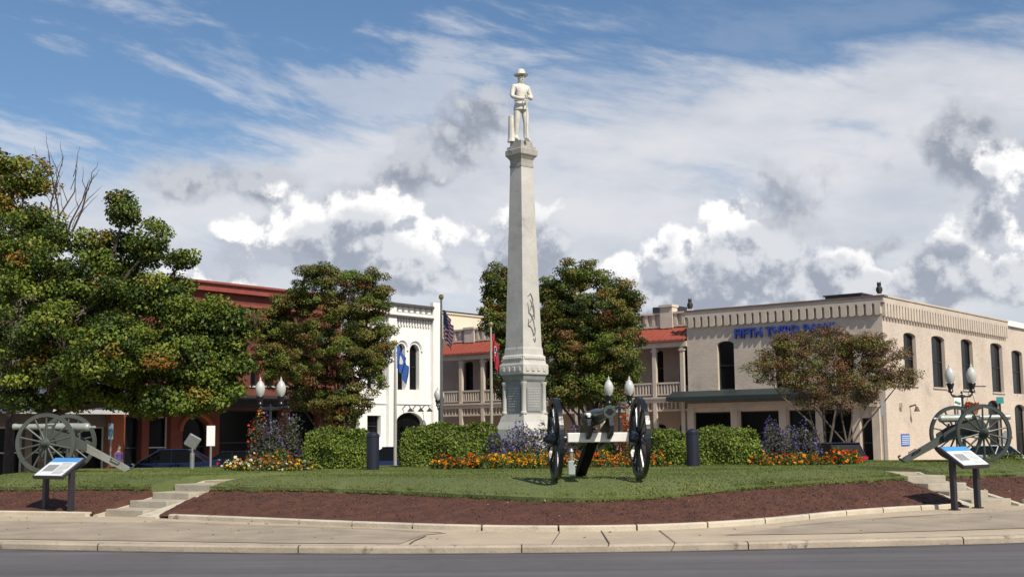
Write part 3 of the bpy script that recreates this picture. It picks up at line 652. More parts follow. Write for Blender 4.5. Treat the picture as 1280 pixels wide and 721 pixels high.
p = at(70, 592, 31.2); cannon('grey olive cannon pointing left under the big left tree', (p.x, p.y, lawn_at(p.x, p.y)), R(180), Mold, R(1), .70)
p = at(1214, 579, 32.2); cannon('dark olive cannon pointing right near the long side of the beige bank building', (p.x, p.y, lawn_at(p.x, p.y)), R(6), Mr, R(1), .68)
# ---------------------------------------------------------------- interpretive signs
def infosign(label, base, Wv, Vup, hz_low):
    """base = centre on ground; Wv = along the low edge, Vup = horizontal vector from low edge to high edge"""
    t = thing('interpretive_sign', label, 'sign', base, 0, 'interpretive signs on the pavement')
    Wv = Vector((*Wv, 0)); Vh = Vector((*Vup, 0)); rise = .33; V = Vh+Vector((0, 0, rise)); nrm = Wv.cross(V).normalized()
    if nrm.z < 0: nrm = -nrm
    c = Vector((0, 0, hz_low+rise/2)); wl_, vl_ = Wv.length, V.length; wx = Wv.normalized(); vy = V.normalized()
    rot = Matrix((wx, vy, nrm)).transposed()
    for s in (-1, 1):
        b = bmesh.new(); q = c+wx*s*wl_*.47; bx(b, (q.x, q.y, (q.z-.02)/2), (.10, .10, q.z-.02), Matrix.Rotation(math.atan2(wx.y, wx.x), 3, 'Z'), .008); obj('post', b, signframe, t)
        obj('foot_plate', box((q.x, q.y, .012), (.16, .16, .02), Matrix.Rotation(math.atan2(wx.y, wx.x), 3, 'Z')), signframe, t)
    fr = obj('panel_frame', box(c, (wl_+.07, vl_+.06, .07), rot, .01), signframe, t)
    pn = obj('panel', box(c+nrm*.038, (wl_, vl_, .006), rot), panelwhite, t)
    def on(u, v, w, h, m, nm='print'):
        b = box(c+nrm*.0425+wx*(u-.5)*wl_+vy*(v-.5)*vl_, (w*wl_, h*vl_, .002), rot); return b
    obj('header', on(.5, .88, 1, .24, None), panelblue, pn)
    b = on(.3, .42, .40, .36, None); obj('picture', b, panelgrey, pn)
    b = bmesh.new(); r_ = random.Random(3)
    for i in range(9):
        v = .68-i*.07; 
        L = r_.uniform(.32, .40); q = c+nrm*.0435+wx*(.55+L/2-.5)*wl_+vy*(v-.5)*vl_; bx(b, q, (L*wl_, .012, .002), rot)
    obj('text_lines', b, panelgrey, pn); return t
p = onz(72, 643.5, .15); infosign('brown framed information sign on two posts at the left', (p.x, p.y, .15), (.73, -.53), (.277, .38), .75)
p = onz(1208, 636, .15); infosign('black framed information sign on two posts at the right before the steps', (p.x, p.y, .15), (.68, .59), (-.30, .35), .80)
# ---------------------------------------------------------------- vegetation
def tubes_np(bm, a, b, r1, r2, seg=5, wob=.12):
    a = Vector(a); b = Vector(b); d = b-a; m1 = a+d*.35+Vector((random.uniform(-1, 1), random.uniform(-1, 1), random.uniform(-.2, 1)))*d.length*wob; m2 = a+d*.7+Vector((random.uniform(-1, 1), random.uniform(-1, 1), random.uniform(-.2, 1)))*d.length*wob*.8
    tube(bm, [a, m1, m2, b], [r1, r1*.75+r2*.25, r1*.4+r2*.6, r2], seg, cap=False)
def tree(name, label, px, D, zb, trunk_r, blobs, nclump, clr, nleaf, lsize, mats, weights, forks=3, forkz=2.0, barkm=bark, bare=(), depth=1.0, hollow=.55, twig=.5, lean=0):
    """blobs: picture ellipses (px, py, rx, ry[, depth offset]) that give the crown its outline, each a real ellipsoid"""
    base = at(px, 545, D); org = Vector((base.x, D, zb)); t = thing(name, label, 'tree', org)
    k = D/FPX; E = []
    for bl in blobs:
        c = at(bl[0], bl[1], D+(bl[4] if len(bl) > 4 else 0)); E.append((c-org, bl[2]*k, bl[3]*k))
    tot = sum(e[1]*e[2] for e in E); P = []; NN = []; MI = []; tips = []
    for ei, (c, rx, rz) in enumerate(E):
        nc = max(3, int(nclump*rx*rz/tot))
        for _ in range(nc):
            v = np.array([random.gauss(0, 1) for _ in range(3)]); v /= np.linalg.norm(v); rad = hollow+(1-hollow)*random.random()**.6
            cc = np.array(c)+v*np.array([max(.1, rx-clr*.7), max(.1, rx*depth-clr*.7), max(.1, rz-clr*.6)])*rad
            tips.append(Vector(cc)); r_ = clr*random.uniform(.55, 1.2)
            n = int(nleaf*(r_/clr)**2)
            q = rng.normal(0, 1, (n, 3)); q /= np.linalg.norm(q, axis=1)[:, None]; rr = rng.uniform(.25, 1, n)[:, None]**.6
            q[:, 2] = q[:, 2]*.8
            pts = cc+q*rr*r_*np.array([1, 1, .72]); P.append(pts); NN.append(q*.6+np.array([0, 0, .5])+v*.3)
            w = list(weights)
            base_m = random.choices(range(len(mats)), w)[0]
            mi = np.full(n, base_m); alt = rng.random(n) < .22; mi[alt] = rng.choice(len(mats), alt.sum(), p=np.array(w)/sum(w)); MI.append(mi)
    P = np.concatenate(P); NN = np.concatenate(NN); MI = np.concatenate(MI)
    V, F = leaves(P, NN, np.full(len(P), lsize), .62, .55)
    b = bmesh.new(); fk = []
    zmin = min(e[0].z-e[2] for e in E)
    for f in range(forks):
        a = 2*PI*f/forks+.6; top = Vector((math.cos(a)*trunk_r*(2.5), math.sin(a)*trunk_r*2.5, forkz*(1+.12*f))); fk.append(top)
    if forks > 1 and forkz < .6:
        for f in fk: f.z = random.uniform(.9, 1.5); f.x *= 1.7; f.y *= 1.7; tube(b, [(f.x*.15, f.y*.15, -.15), (f.x*.5, f.y*.5, .35), f], [trunk_r*.8, trunk_r*.6, trunk_r*.45], 7, cap=False)
    else:
        tube(b, [(0, 0, -.2), (0, 0, .15), (lean*.3, 0, forkz*.5), (lean, 0, forkz)], [trunk_r*1.5, trunk_r*1.1, trunk_r*.9, trunk_r*.8], 10, cap=False)
        for i, f in enumerate(fk): f.x += lean; tubes_np(b, (lean, 0, forkz-.1), f+Vector((0, 0, .3)), trunk_r*.7, trunk_r*.5, 7, .03); f.z += .3
    # limbs to ellipsoid centres, branches to clumps
    cents = []
    for (c, rx, rz) in E:
        f = min(fk, key=lambda q: (Vector(q)-c).length+random.uniform(0, 1)); tubes_np(b, f, c-Vector((0, 0, rz*.3)), trunk_r*.42, trunk_r*.16, 6, .08); cents.append(c-Vector((0, 0, rz*.3)))
    for tp in tips:
        if random.random() < twig:
            c = min(cents, key=lambda q: (q-tp).length); tubes_np(b, c, tp, trunk_r*.13, .008, 4, .08)
    for (x0, y0, x1, y1) in bare:     # bare twigs
        A = at(x0, y0, D)-org; Bv = at(x1, y1, D)-org; tubes_np(b, A, Bv, .05, .008, 4, .05)
        for q in range(5):
            m = A.lerp(Bv, .3+.14*q); tubes_np(b, m, m+(Bv-A)*.3+Vector((random.uniform(-.6, .6), random.uniform(-.4, .4), .1)), .02, .005, 3, .1)
    obj('trunk', b, barkm, t, True)
    arrmesh('crown', V, F, MI, mats, t); return t
g1 = leafm('leaf_mid_green', (.125, .175, .024)); g2 = leafm('leaf_light_green', (.22, .26, .04)); g3 = leafm('leaf_dark_green', (.045, .075, .015)); yl = leafm('leaf_yellow', (.27, .19, .03)); og = leafm('leaf_orange', (.25, .10, .02))
dr = leafm('leaf_dull_red', (.21, .095, .035)); rb = leafm('leaf_red_brown', (.15, .065, .034)); ol = leafm('leaf_olive', (.175, .165, .038)); pk = leafm('leaf_pinkish_brown', (.235, .150, .095)); dk = leafm('leaf_very_dark', (.022, .04, .010))
tree('green_tree', 'big green broadleaf tree at the left behind the left cannon', 57, 44, -.0, .24,
     [(30, 420, 80, 85, -1), (105, 400, 85, 80, 1), (190, 440, 75, 66, -1), (250, 445, 62, 58, 0), (80, 320, 75, 55), (150, 320, 60, 60, 1), (200, 375, 50, 46), (155, 258, 30, 42), (185, 300, 42, 40), (228, 322, 28, 22), (20, 330, 60, 60), (145, 475, 85, 44), (235, 482, 66, 40), (275, 460, 38, 60), (290, 430, 30, 50), (268, 402, 46, 32), (245, 385, 60, 30), (300, 405, 30, 34), (215, 360, 44, 34), (130, 370, 64, 50), (215, 400, 46, 40), (290, 470, 30, 40), (60, 500, 70, 22), (0, 490, 60, 30), (210, 505, 80, 22), (60, 465, 80, 36), (40, 280, 40, 30, 1), (-40, 400, 70, 110, 1), (120, 440, 70, 60, -2), (270, 400, 34, 34), (250, 500, 56, 26), (180, 500, 70, 26), (110, 492, 70, 22)],
     880, .58, 190, .135, [g1, g2, g3, yl, og], [11, 5, 9, .8, .15], forks=4, forkz=2.4, hollow=.25, twig=.35)
tree('yellowing_tree', 'tall yellow green tree rising behind the big left tree with bare twigs', 12, 50, -.2, .2,
     [(-10, 235, 55, 66), (30, 220, 45, 42), (40, 275, 45, 34), (0, 320, 60, 70), (60, 300, 30, 30)], 190, .6, 110, .15, [g1, g2, yl, og, g3], [5, 8, 7, 2, 2], forks=3, forkz=4,
     bare=((70, 320, 95, 205), (80, 310, 112, 225), (75, 300, 60, 190), (90, 290, 118, 218), (60, 290, 80, 195)), hollow=.3)
tree('maple_tree', 'round maple turning red in front of the white building', 420, 57, -.4, .13,
     [(410, 395, 72, 60), (350, 415, 36, 56), (464, 400, 38, 60), (408, 348, 56, 26), (455, 358, 44, 30), (450, 460, 46, 42), (375, 465, 50, 40), (425, 500, 44, 30), (425, 522, 34, 20), (410, 440, 76, 50), (345, 440, 30, 40), (370, 375, 36, 30), (345, 395, 32, 40), (470, 430, 30, 60), (332, 440, 24, 50), (440, 510, 34, 26), (390, 500, 40, 22)],
     700, .42, 240, .095, [ol, dr, g3, g1, rb, dk], [12, 3.2, 3, 8, .8, 1.5], forks=5, forkz=.4, hollow=.2, twig=.4)
tree('maple_tree', 'narrow dark green tree just left of the marble column', 640, 66, -.45, .15,
     [(622, 350, 26, 36), (630, 395, 36, 44), (645, 430, 34, 44), (640, 475, 34, 34), (612, 380, 20, 30)], 200, .5, 150, .14, [g3, ol, g1, dk, dr], [6, 6, 5, 3, .8], forks=3, forkz=1.8, hollow=.3)
tree('maple_tree', 'large dark green and rusty maple behind the right of the marble column', 735, 64, -.45, .2,
     [(740, 385, 64, 56), (700, 368, 34, 38), (728, 342, 40, 26), (770, 365, 34, 30), (710, 500, 40, 20), (760, 495, 40, 20), (782, 410, 33, 44), (700, 430, 48, 56), (760, 440, 54, 50), (725, 478, 52, 38), (790, 375, 22, 24), (685, 395, 28, 56), (765, 468, 46, 34), (690, 480, 40, 36), (740, 425, 60, 50)],
     680, .5, 230, .115, [g3, ol, dr, g1, dk, yl], [5, 9, 1.6, 7, 1.8, .4], forks=4, forkz=1.5, hollow=.2, twig=.4)
tree('crape_tree', 'sparse brownish spreading tree before the beige bank building', 1045, 60, -.45, .12,
     [(1045, 424, 66, 26), (1000, 432, 50, 26), (1080, 430, 50, 24), (985, 450, 60, 28), (1100, 450, 50, 30), (1040, 465, 75, 34), (1125, 470, 34, 24), (955, 460, 34, 24), (1050, 500, 66, 22), (1075, 480, 60, 20), (1000, 480, 50, 24)],
     560, .42, 120, .085, [pk, rb, ol, dr, g1], [7, 4, 8, 2, 2], forks=6, forkz=.4, barkm=greybark, hollow=.2, twig=.9, depth=.7)
# hedges
def hedge(label, px0, px1, pytop, D, w):
    a = at(px0, 580, D); b = at(px1, 580, D); L = b.x-a.x; zb = lawn_at((a.x+b.x)/2, D); H = at((px0+px1)/2, pytop, D).z-zb
    o0 = Vector(((a.x+b.x)/2, D+w/2, zb)); n = int(5200*L*1.1)
    f = rng.random(n); u = rng.uniform(-1, 1, n); v = rng.uniform(-1, 1, n); P = np.zeros((n, 3)); Nn = np.zeros((n, 3))
    A = f < .45; B = (f >= .45) & (f < .82); Cc = f >= .82
    P[A] = np.stack([u[A]*L/2, np.full(A.sum(), -w/2), (v[A]+1)/2*H], 1); Nn[A] = (0, -1, .25)
    P[B] = np.stack([u[B]*L/2, v[B]*w/2, np.full(B.sum(), H)], 1); Nn[B] = (0, 0, 1)
    s = np.sign(rng.random(Cc.sum())-.5); P[Cc] = np.stack([s*L/2, v[Cc]*w/2, (u[Cc]+1)/2*H], 1); Nn[Cc] = np.stack([s, s*0, s*0+.2], 1)
    # rounded corners and lumps
    rx = np.abs(P[:, 0])/(L/2); rz = P[:, 2]/H; ry = np.abs(P[:, 1])/(w/2)
    P[:, 0] *= 1-.10*np.clip(rz-.6, 0, 1)/.4; P[:, 2] -= H*.12*np.clip(rx-.75, 0, 1)*4*(rz > .5)*.5; P[:, 1] *= 1-.15*np.clip(rz-.6, 0, 1)/.4
    lump = .05*np.sin(P[:, 0]*5+P[:, 2]*3)+.035*np.sin(P[:, 2]*7+P[:, 0]*2.3+P[:, 1]*4)
    P += Nn*lump[:, None]+rng.normal(0, .03, (n, 3))
    V, F = leaves(P, Nn, np.full(n, .065), .6, .55)
    # dark woody core
    me_core = bmesh.new(); bx(me_core, (0, 0, H*.46), (L*.93, w*.82, H*.88), bevel=.12); cv_ = np.array([v.co[:] for v in me_core.verts]); me_core.verts.index_update()
    cf = []
    for fc in me_core.faces:
        ids = [v.index for v in fc.verts]
        for i in range(1, len(ids)-1): cf.append((ids[0], ids[i], ids[i+1], ids[i+1]))
    me_core.free()
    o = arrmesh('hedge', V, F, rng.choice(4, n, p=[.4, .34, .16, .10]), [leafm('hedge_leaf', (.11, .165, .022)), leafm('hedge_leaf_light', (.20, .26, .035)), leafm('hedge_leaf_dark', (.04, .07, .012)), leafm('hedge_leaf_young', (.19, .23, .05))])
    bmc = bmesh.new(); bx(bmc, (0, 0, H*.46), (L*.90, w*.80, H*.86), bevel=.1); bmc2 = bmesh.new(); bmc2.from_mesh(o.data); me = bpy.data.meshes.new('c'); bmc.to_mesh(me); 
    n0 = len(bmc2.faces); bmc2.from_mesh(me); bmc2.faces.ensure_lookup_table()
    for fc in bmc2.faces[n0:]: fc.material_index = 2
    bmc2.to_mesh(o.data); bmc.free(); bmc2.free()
    o.location = o0; return tag(o, label, 'hedge', 'clipped hedges around the monument')
hedge('clipped green hedge beside the left black bollard', 378, 458, 538, 31.5, 1.2)
hedge('long clipped green hedge between the white building flagpole and the column', 502, 622, 533, 33, 1.3)
hedge('clipped green hedge to the right of the right bollard', 872, 952, 537, 31.5, 1.2)
hedge('short clipped hedge between the front cannon wheel and the right bollard', 817, 860, 540, 32, 1.0)
# flower plants
flor = [leafm('bloom_orange', (.75, .16, .01), .2), leafm('bloom_yellow', (.80, .42, .01), .2), leafm('bloom_red', (.60, .05, .02), .2), leafm('bloom_white', (.75, .72, .6), .1)]
purp = [leafm('bloom_purple', (.14, .10, .38), .2), leafm('bloom_lilac', (.27, .22, .45), .2)]
def flowerplant(name, loc, rad, H, leafs, nleaf, lsize, blooms, bw, nbloom, bsize, stems=6, label=None, cat=None, group=None, topbias=.5, lw=None):
    t = thing(name, label, cat, loc, random.uniform(0, 6), group)
    b = bmesh.new()
    for q in range(stems):
        a = random.uniform(0, 2*PI); tubes_np(b, (0, 0, -.02), (math.cos(a)*rad*.7*random.random(), math.sin(a)*rad*.7*random.random(), H*random.uniform(.6, .95)), .010, .004, 4, .06)
    obj('stems', b, mat('green_stem', (.07, .08, .03), .8), t)
    def pts(n, lo):
        q = rng.normal(0, 1, (n, 3)); q /= np.linalg.norm(q, axis=1)[:, None]; q[:, 2] = np.abs(q[:, 2]); r = rng.uniform(lo, 1, n)[:, None]**.5
        lump = 1+.18*np.sin(q[:, :1]*6+q[:, 1:2]*4)
        return q*r*lump*np.array([rad, rad, H]), q
    P, q = pts(nleaf, .05); V, F = leaves(P, q, np.full(nleaf, lsize), .5, .6); arrmesh('foliage', V, F, rng.choice(len(leafs), nleaf, p=lw), leafs, t)
    P, q = pts(nbloom, .7); P = P[P[:, 2] > H*.15]; q = q[:len(P)]; n = len(P)
    if n:
        # each bloom: three crossed petals
        PP = np.repeat(P, 3, 0); V, F = leaves(PP, np.tile([0, -.4, .7], (len(PP), 1)), np.full(len(PP), bsize), .95, .7)
        arrmesh('blooms', V, F, np.repeat(rng.choice(len(blooms), n, p=np.array(bw)/sum(bw)), 3), blooms, t)
    return t
lvs = [leafm('plant_leaf', (.075, .12, .025)), leafm('plant_leaf_light', (.13, .18, .04)), leafm('plant_leaf_dark', (.035, .06, .015))]
gv = [leafm('grey_green_leaf', (.10, .115, .075)), leafm('purple_green_leaf', (.10, .075, .075)), leafm('dark_stem_leaf', (.05, .055, .035))]
def protos(bw, nm): return [flowerplant('marigold_plant', (0, -200-i, 0), random.uniform(.18, .28), random.uniform(.2, .3), lvs, 460, .05, flor, bw, 34, .055, group=nm) for i in range(3)]
beds = [((545, 695), (570, 585), 38, [6, 3, 2, 0], 'orange and yellow marigold plants left of the front cannon', 545, 620),
        ((690, 830), (571, 583), 15, [5, 4, 2, 0], 'orange marigold plants behind the front cannon', 0, 0),
        ((948, 1070), (568, 579), 18, [6, 4, 1, 0], 'orange and yellow marigolds beside the right hedge', 0, 0),
        ((288, 378), (574, 586), 14, [3, 3, 2, 3], 'white and orange marigolds under the left lilac bush', 0, 0)]
for (x0, x1), (y0, y1), cnt, bw, nm, _, _ in beds:
    pr = protos(bw, nm)
    if cnt == 38: pry = protos([1.5, 9, 0, 0], nm)
    for i in range(cnt):
        px = x0+(x1-x0)*(i+random.random())/cnt; dD = random.uniform(0, 1.3); D = 29.8+dD+.6*(abs(px-640)/400); q = at(px, 580, D); zb = lawn_at(q.x, D)
        src = random.choice(pry if (cnt == 38 and random.random() < (px-560)/110) else pr)
        lb = nm
        if not src.get('used'): src['used'] = 1; c = src; c.location = (q.x, D, zb); c.rotation_euler.z = random.uniform(0, 6)
        else: c = dup(src, (q.x, D, zb), random.uniform(0, 6))
        s_ = random.uniform(.8, 1.2)*(1+.35*dD); c.scale = (s_,)*3
        c['label'] = nm; c['category'] = 'flower'; c['group'] = nm
for o in [o for o in list(COL.objects) if o.name.startswith('marigold_plant') and o.location.y < -100]:
    for ch in list(o.children): bpy.data.objects.remove(ch)
    bpy.data.objects.remove(o)
for o in COL.objects:
    if 'used' in o: del o['used']
def bush(px, D, wpx, ytop, name, label, leafs, lw, blooms, bw, nb, nl=2600, ls=.07, bs=.06, stems=20, cat='bush', group=None):
    q = at(px, 580, D); zb = lawn_at(q.x, D); H = at(px, ytop, D).z-zb; return flowerplant(name, (q.x, D, zb), wpx*D/FPX/2, H, leafs, nl, ls, blooms, bw, nb, bs, stems, label, cat, group, lw=lw)
Lw = [.45, .3, .25]
bush(335, 33, 52, 520, 'flowering_bush', 'wispy purple flowering bush under the left twin lamp', gv, Lw, purp, [1, 1], 130)
bush(362, 33.6, 44, 512, 'flowering_bush', 'tall dark wispy shrub right of the left purple bush', gv, Lw, purp, [1, 1], 60, 1800)
bush(322, 33.2, 28, 517, 'flowering_bush', 'red and orange blooming lantana by the left twin lamp', lvs, [.4, .3, .3], flor, [3, 1, 5, .3], 150, 900)
bush(655, 33, 62, 532, 'flowering_bush', 'lilac flowering bush at the foot of the marble column', gv, Lw, purp, [1, 3], 330)
bush(622, 32.5, 40, 545, 'flowering_bush', 'deep purple bush at the left foot of the marble column', gv, Lw, purp, [3, 1], 120, 1600)
bush(690, 34, 40, 520, 'flowering_bush', 'dark wispy shrub behind the left wheel of the front cannon', gv, Lw, purp, [2, 1], 50, 1500)
bush(725, 34, 46, 530, 'flowering_bush', 'lilac tinged shrub behind the trail of the front cannon', gv, Lw, purp, [2, 2], 60, 1800)
bush(758, 34.5, 44, 545, 'green_bush', 'low green bush behind the barrel of the front cannon', lvs, [.4, .2, .4], purp, [2, 2], 10, 2200)
bush(788, 34, 30, 514, 'flowering_bush', 'red orange blooming lantana before the middle twin lamp', lvs, [.4, .3, .3], flor, [4, 1, 5, 0], 240, 1000)
bush(972, 34, 60, 526, 'flowering_bush', 'purple flowering bush right of the right hedge', gv, Lw, purp, [3, 1], 230)
bush(1008, 34.4, 46, 530, 'flowering_bush', 'wispy purple bush left of the parked car with red lamps', gv, Lw, purp, [3, 1], 130, 2000)
bush(660, 31.8, 120, 563, 'green_bush', 'low mixed green planting behind the yellow marigolds', lvs, [.4, .3, .3], flor, [2, 3, 1, 0], 90, 4200)
bush(735, 32.0, 90, 564, 'green_bush', 'low green planting behind the front cannon trail', lvs, [.4, .3, .3], flor, [2, 2, 1, 0], 50, 3200)
bush(1255, 36, 60, 566, 'green_bush', 'low yellow green bush behind the right cannon', lvs, [.3, .5, .2], flor, [1, 1, 1, 0], 8, 2000)
bush(345, 32.6, 64, 560, 'green_bush', 'low leafy planting behind the white marigolds', lvs, [.4, .3, .3], flor, [2, 2, 1, 1], 50, 2600)
# ---------------------------------------------------------------- buildings
av = Vector((-1940, 1550, 0)).normalized(); bv = Vector((1550, 1940, 0)).normalized()
class Fac:
    def __init__(s, o, d, n): s.o = Vector((o[0], o[1], 0)); s.d = d; s.n = n
    def s_(s, px, out=0):
        r = ray(px, 545); r = Vector((r.x, r.y)); o = s.o+s.n*out; # o + d*t = r*k
        det = s.d.x*(-r.y)+s.d.y*r.x; return ((-o.x)*(-r.y)+(-o.y)*(r.x))/det if abs(det) > 1e-9 else 0
    def sz(s, px, py, out=0):
        r = ray(px, py); o = s.o+s.n*out; a = r.dot(s.n); k = (o-CAM).dot(s.n)/a; p = CAM+r*k; return (p-o).dot(s.d), p.z
    def P(s, t, z, out=0): q = s.o+s.d*t+s.n*out; return Vector((q.x, q.y, z))
    def box(s, bm, t0, t1, z0, z1, o0, o1):
        v = [bm.verts.new(s.P(t, z, o)) for t, z, o in ((t0, z0, o0), (t1, z0, o0), (t1, z1, o0), (t0, z1, o0), (t0, z0, o1), (t1, z0, o1), (t1, z1, o1), (t0, z1, o1))]
        for f in ((0, 1, 2, 3), (4, 5, 6, 7), (0, 1, 5, 4), (1, 2, 6, 5), (2, 3, 7, 6), (3, 0, 4, 7)): bm.faces.new([v[i] for i in f])
    def wall(s, bm, outer, holes, out=0, depth=.28):
        uv = bm.loops.layers.uv.verify(); polys = [[Vector((a, b, 0)) for a, b in outer]]+[[Vector((a, b, 0)) for a, b in h] for h in holes]
        flat = [p for q in polys for p in q]; tri = geometry.tessellate_polygon(polys); vs = [bm.verts.new(s.P(p.x, p.y, out)) for p in flat]
        for t in tri:
            try: f = bm.faces.new([vs[i] for i in t])
            except ValueError: continue
            for lp in f.loops:
                i = vs.index(lp.vert); lp[uv].uv = (flat[i].x, flat[i].y)
        for h in holes:
            A = [bm.verts.new(s.P(a, b, out)) for a, b in h]; B = [bm.verts.new(s.P(a, b, out-depth)) for a, b in h]; n = len(h)
            for i in range(n):
                f = bm.faces.new((A[i], A[(i+1) % n], B[(i+1) % n], B[i]))
                for lp in f.loops: lp[uv].uv = (h[i][0], h[i][1])
def arch(t0, t1, z0, z1, rise=.15, n=8):
    """opening outline with a curved head; rise = height of the curve"""
    c = (t0+t1)/2; hw = (t1-t0)/2; L = [(t0, z0), (t1, z0)]
    for i in range(n+1):
        a = PI*i/n; L.append((c+hw*math.cos(a), z1-rise+rise*math.sin(a)))
    return L
def window(F, h, parent, org, out=-.2, fm=darkframe, muntin=True, name='window'):
    ts = [p[0] for p in h]; zs_ = [p[1] for p in h]; t0, t1, z0, z1 = min(ts), max(ts), min(zs_), max(zs_); c = Vector(((t0+t1)/2, (z0+z1)/2))
    bm = bmesh.new(); inn = [((p[0]-c.x)*(1-.16/(t1-t0))+c.x, (p[1]-c.y)*(1-.16/(z1-z0))+c.y) for p in h]; n = len(h)
    A = [bm.verts.new(F.P(a, b, out)) for a, b in h]; B = [bm.verts.new(F.P(a, b, out)) for a, b in inn]; B2 = [bm.verts.new(F.P(a, b, out-.06)) for a, b in inn]
    for i in range(n):
        j = (i+1) % n; bm.faces.new((A[i], A[j], B[j], B[i])); bm.faces.new((B[i], B[j], B2[j], B2[i]))
    if muntin: F.box(bm, t0+.06, t1-.06, c.y-.03, c.y+.03, out-.045, out+.01)
    f = obj(name, fixn(bm), fm, parent, org=org)
    bm = bmesh.new(); bm.faces.new([bm.verts.new(F.P(a, b, out-.055)) for a, b in h]); obj('pane', fixn(bm), glass, f, org=org); return f
def sill(F, t0, t1, z, parent, org, m, h=.09, pr=.08):
    bm = bmesh.new(); F.box(bm, t0-.1, t1+.1, z-h, z, 0.003, pr); obj('window_sill', fixn(bm), m, parent, org=org)
def block(F, t0, t1, z0, z1, depth, m, parent, org, name='rear_wall', front=-.4):
    """the body behind a front sheet"""
    bm = bmesh.new(); F.box(bm, t0, t1, z0, z1, front, -depth); uv = bm.loops.layers.uv.verify()
    for f in bm.faces:
        for lp in f.loops: q = lp.vert.co; lp[uv].uv = (q.x*.7+q.y*.7, q.z)
    return obj(name, fixn(bm), m, parent, org=org)
ZB = -.45
# ---- beige bank building (right)
cb = at(1110, 560, 69); FA = Fac((cb.x, 69), av, Vector((-av.y, av.x, 0))); 
if FA.n.y > 0: FA.n = -FA.n
FB = Fac((cb.x, 69), bv, Vector((bv.y, -bv.x, 0)))
if FB.n.y > 0: FB.n = -FB.n
ORG = Vector((cb.x, 69, ZB)); bank = thing('bank_building', 'beige painted brick two storey corner building with blue lettering at the right', 'building', ORG)
ZT = FA.sz(1108, 369)[1]; LA = FA.s_(862); LB = FB.s_(1264)
def rectpx(F, x0, x1, y0, y1, out=0):
    c = (x0+x1)/2; a, z0 = F.sz(x0, y1, out); b, z1 = F.sz(x1, y0, out); z0 = F.sz(c, y1, out)[1]; z1 = F.sz(c, y0, out)[1]; return min(a, b), max(a, b), z0, z1
front_w = []
r0_ = rectpx(FA, 898, 917, 426, 487); wz0, wz1 = r0_[2], r0_[3]; ww = r0_[1]-r0_[0]
front_c = [(r0_[0]+r0_[1])/2]; c2 = FA.s_(982); front_c.append(c2); front_c.append(2*c2-front_c[0])
hA = [arch(c-ww/2, c+ww/2, wz0, wz1, .22) for c in front_c if c > .8]
doorA = rectpx(FA, 1078, 1093, 522, 560); doorh = [(doorA[0], ZB+.1), (doorA[1], ZB+.1), (doorA[1], doorA[3]), (doorA[0], doorA[3])]
zsf1 = FA.sz(920, 514)[1]
sf = []
for x0, x1 in ((868, 914), (925, 975), (986, 1022), (1030, 1066)):
    a, b = sorted((FA.s_(x0), FA.s_(x1))); sf.append([(a, .35), (b, .35), (b, zsf1), (a, zsf1)])
bm = bmesh.new(); FA.wall(bm, [(0, ZB), (LA, ZB), (LA, ZT), (0, ZT)], hA+[doorh]+sf)
hB = []
for (x0, x1, y0, y1) in ((1132, 1144, 416, 481), (1167, 1180, 420, 484), (1204, 1215, 424, 487), (1241, 1252, 429, 490)):
    a, b, z0, z1 = rectpx(FB, x0, x1, y0, y1); hB.append(arch(a, b, z0, z1, .2))
dB = []
for (x0, x1, y0) in ((1238, 1250, 500),):
    a, b, z0, z1 = rectpx(FB, x0, x1, y0, 560); dB.append(arch(a, b, ZB+.1, z1, .3))
FB.wall(bm, [(0, ZB), (LB, ZB), (LB, ZT), (0, ZT)], hB+dB)
obj('wall', fixn(bm), beige, bank, org=ORG)
bm = bmesh.new(); body = [FA.P(0, 0), FA.P(LA, 0), FA.P(LA, 0)-FA.n*20+FB.d*0, FB.P(LB, 0)]
q = [Vector((FA.P(.35, 0, -.35).x, FA.P(.35, 0, -.35).y)), Vector(FA.P(LA, 0, -.35)[:2]), Vector((FA.P(LA, 0)+FB.d*LB)[:2]), Vector(FB.P(LB, 0, -.35)[:2])]
prism(bm, [Vector((p.x, p.y, ZB)) for p in q], (0, 0, ZT-ZB-.35)); uv = bm.loops.layers.uv.verify()
obj('rear_wall', fixn(bm), beigetrim, bank, org=ORG)
for h in hA+hB+dB: w = window(FA if h in hA else FB, h, bank, ORG)
for h in hA: sill(FA, min(p[0] for p in h), max(p[0] for p in h), wz0, bank, ORG, beigetrim)
for h in hB: sill(FB, min(p[0] for p in h), max(p[0] for p in h), min(p[1] for p in h), bank, ORG, beigetrim)
for h in sf:
    window(FA, h, bank, ORG, name='shop_window')
window(FA, doorh, bank, ORG, name='door')
# lintel panel above the door and pilasters beside it
bm = bmesh.new()
for x in (1072, 1097): a = FA.s_(x); FA.box(bm, a-.22, a+.22, ZB, FA.sz(1085, 508)[1], .003, .16)
a, b = sorted((FA.s_(1070), FA.s_(1100))); FA.box(bm, a, b, FA.sz(1085, 508)[1]+.003, FA.sz(1085, 503)[1], .003, .24)
obj('door_surround', fixn(bm), beigetrim, bank, org=ORG)
bm = bmesh.new()
for x in (865, 919.5, 980, 1026): a = FA.s_(x); FA.box(bm, a-.22, a+.22, ZB, zsf1+.25, .003, .14)
FA.box(bm, FA.s_(1066), LA-.02, zsf1+.253, FA.sz(940, 502)[1], .003, .16); obj('shopfront_pilasters', fixn(bm), beigetrim, bank, org=ORG)
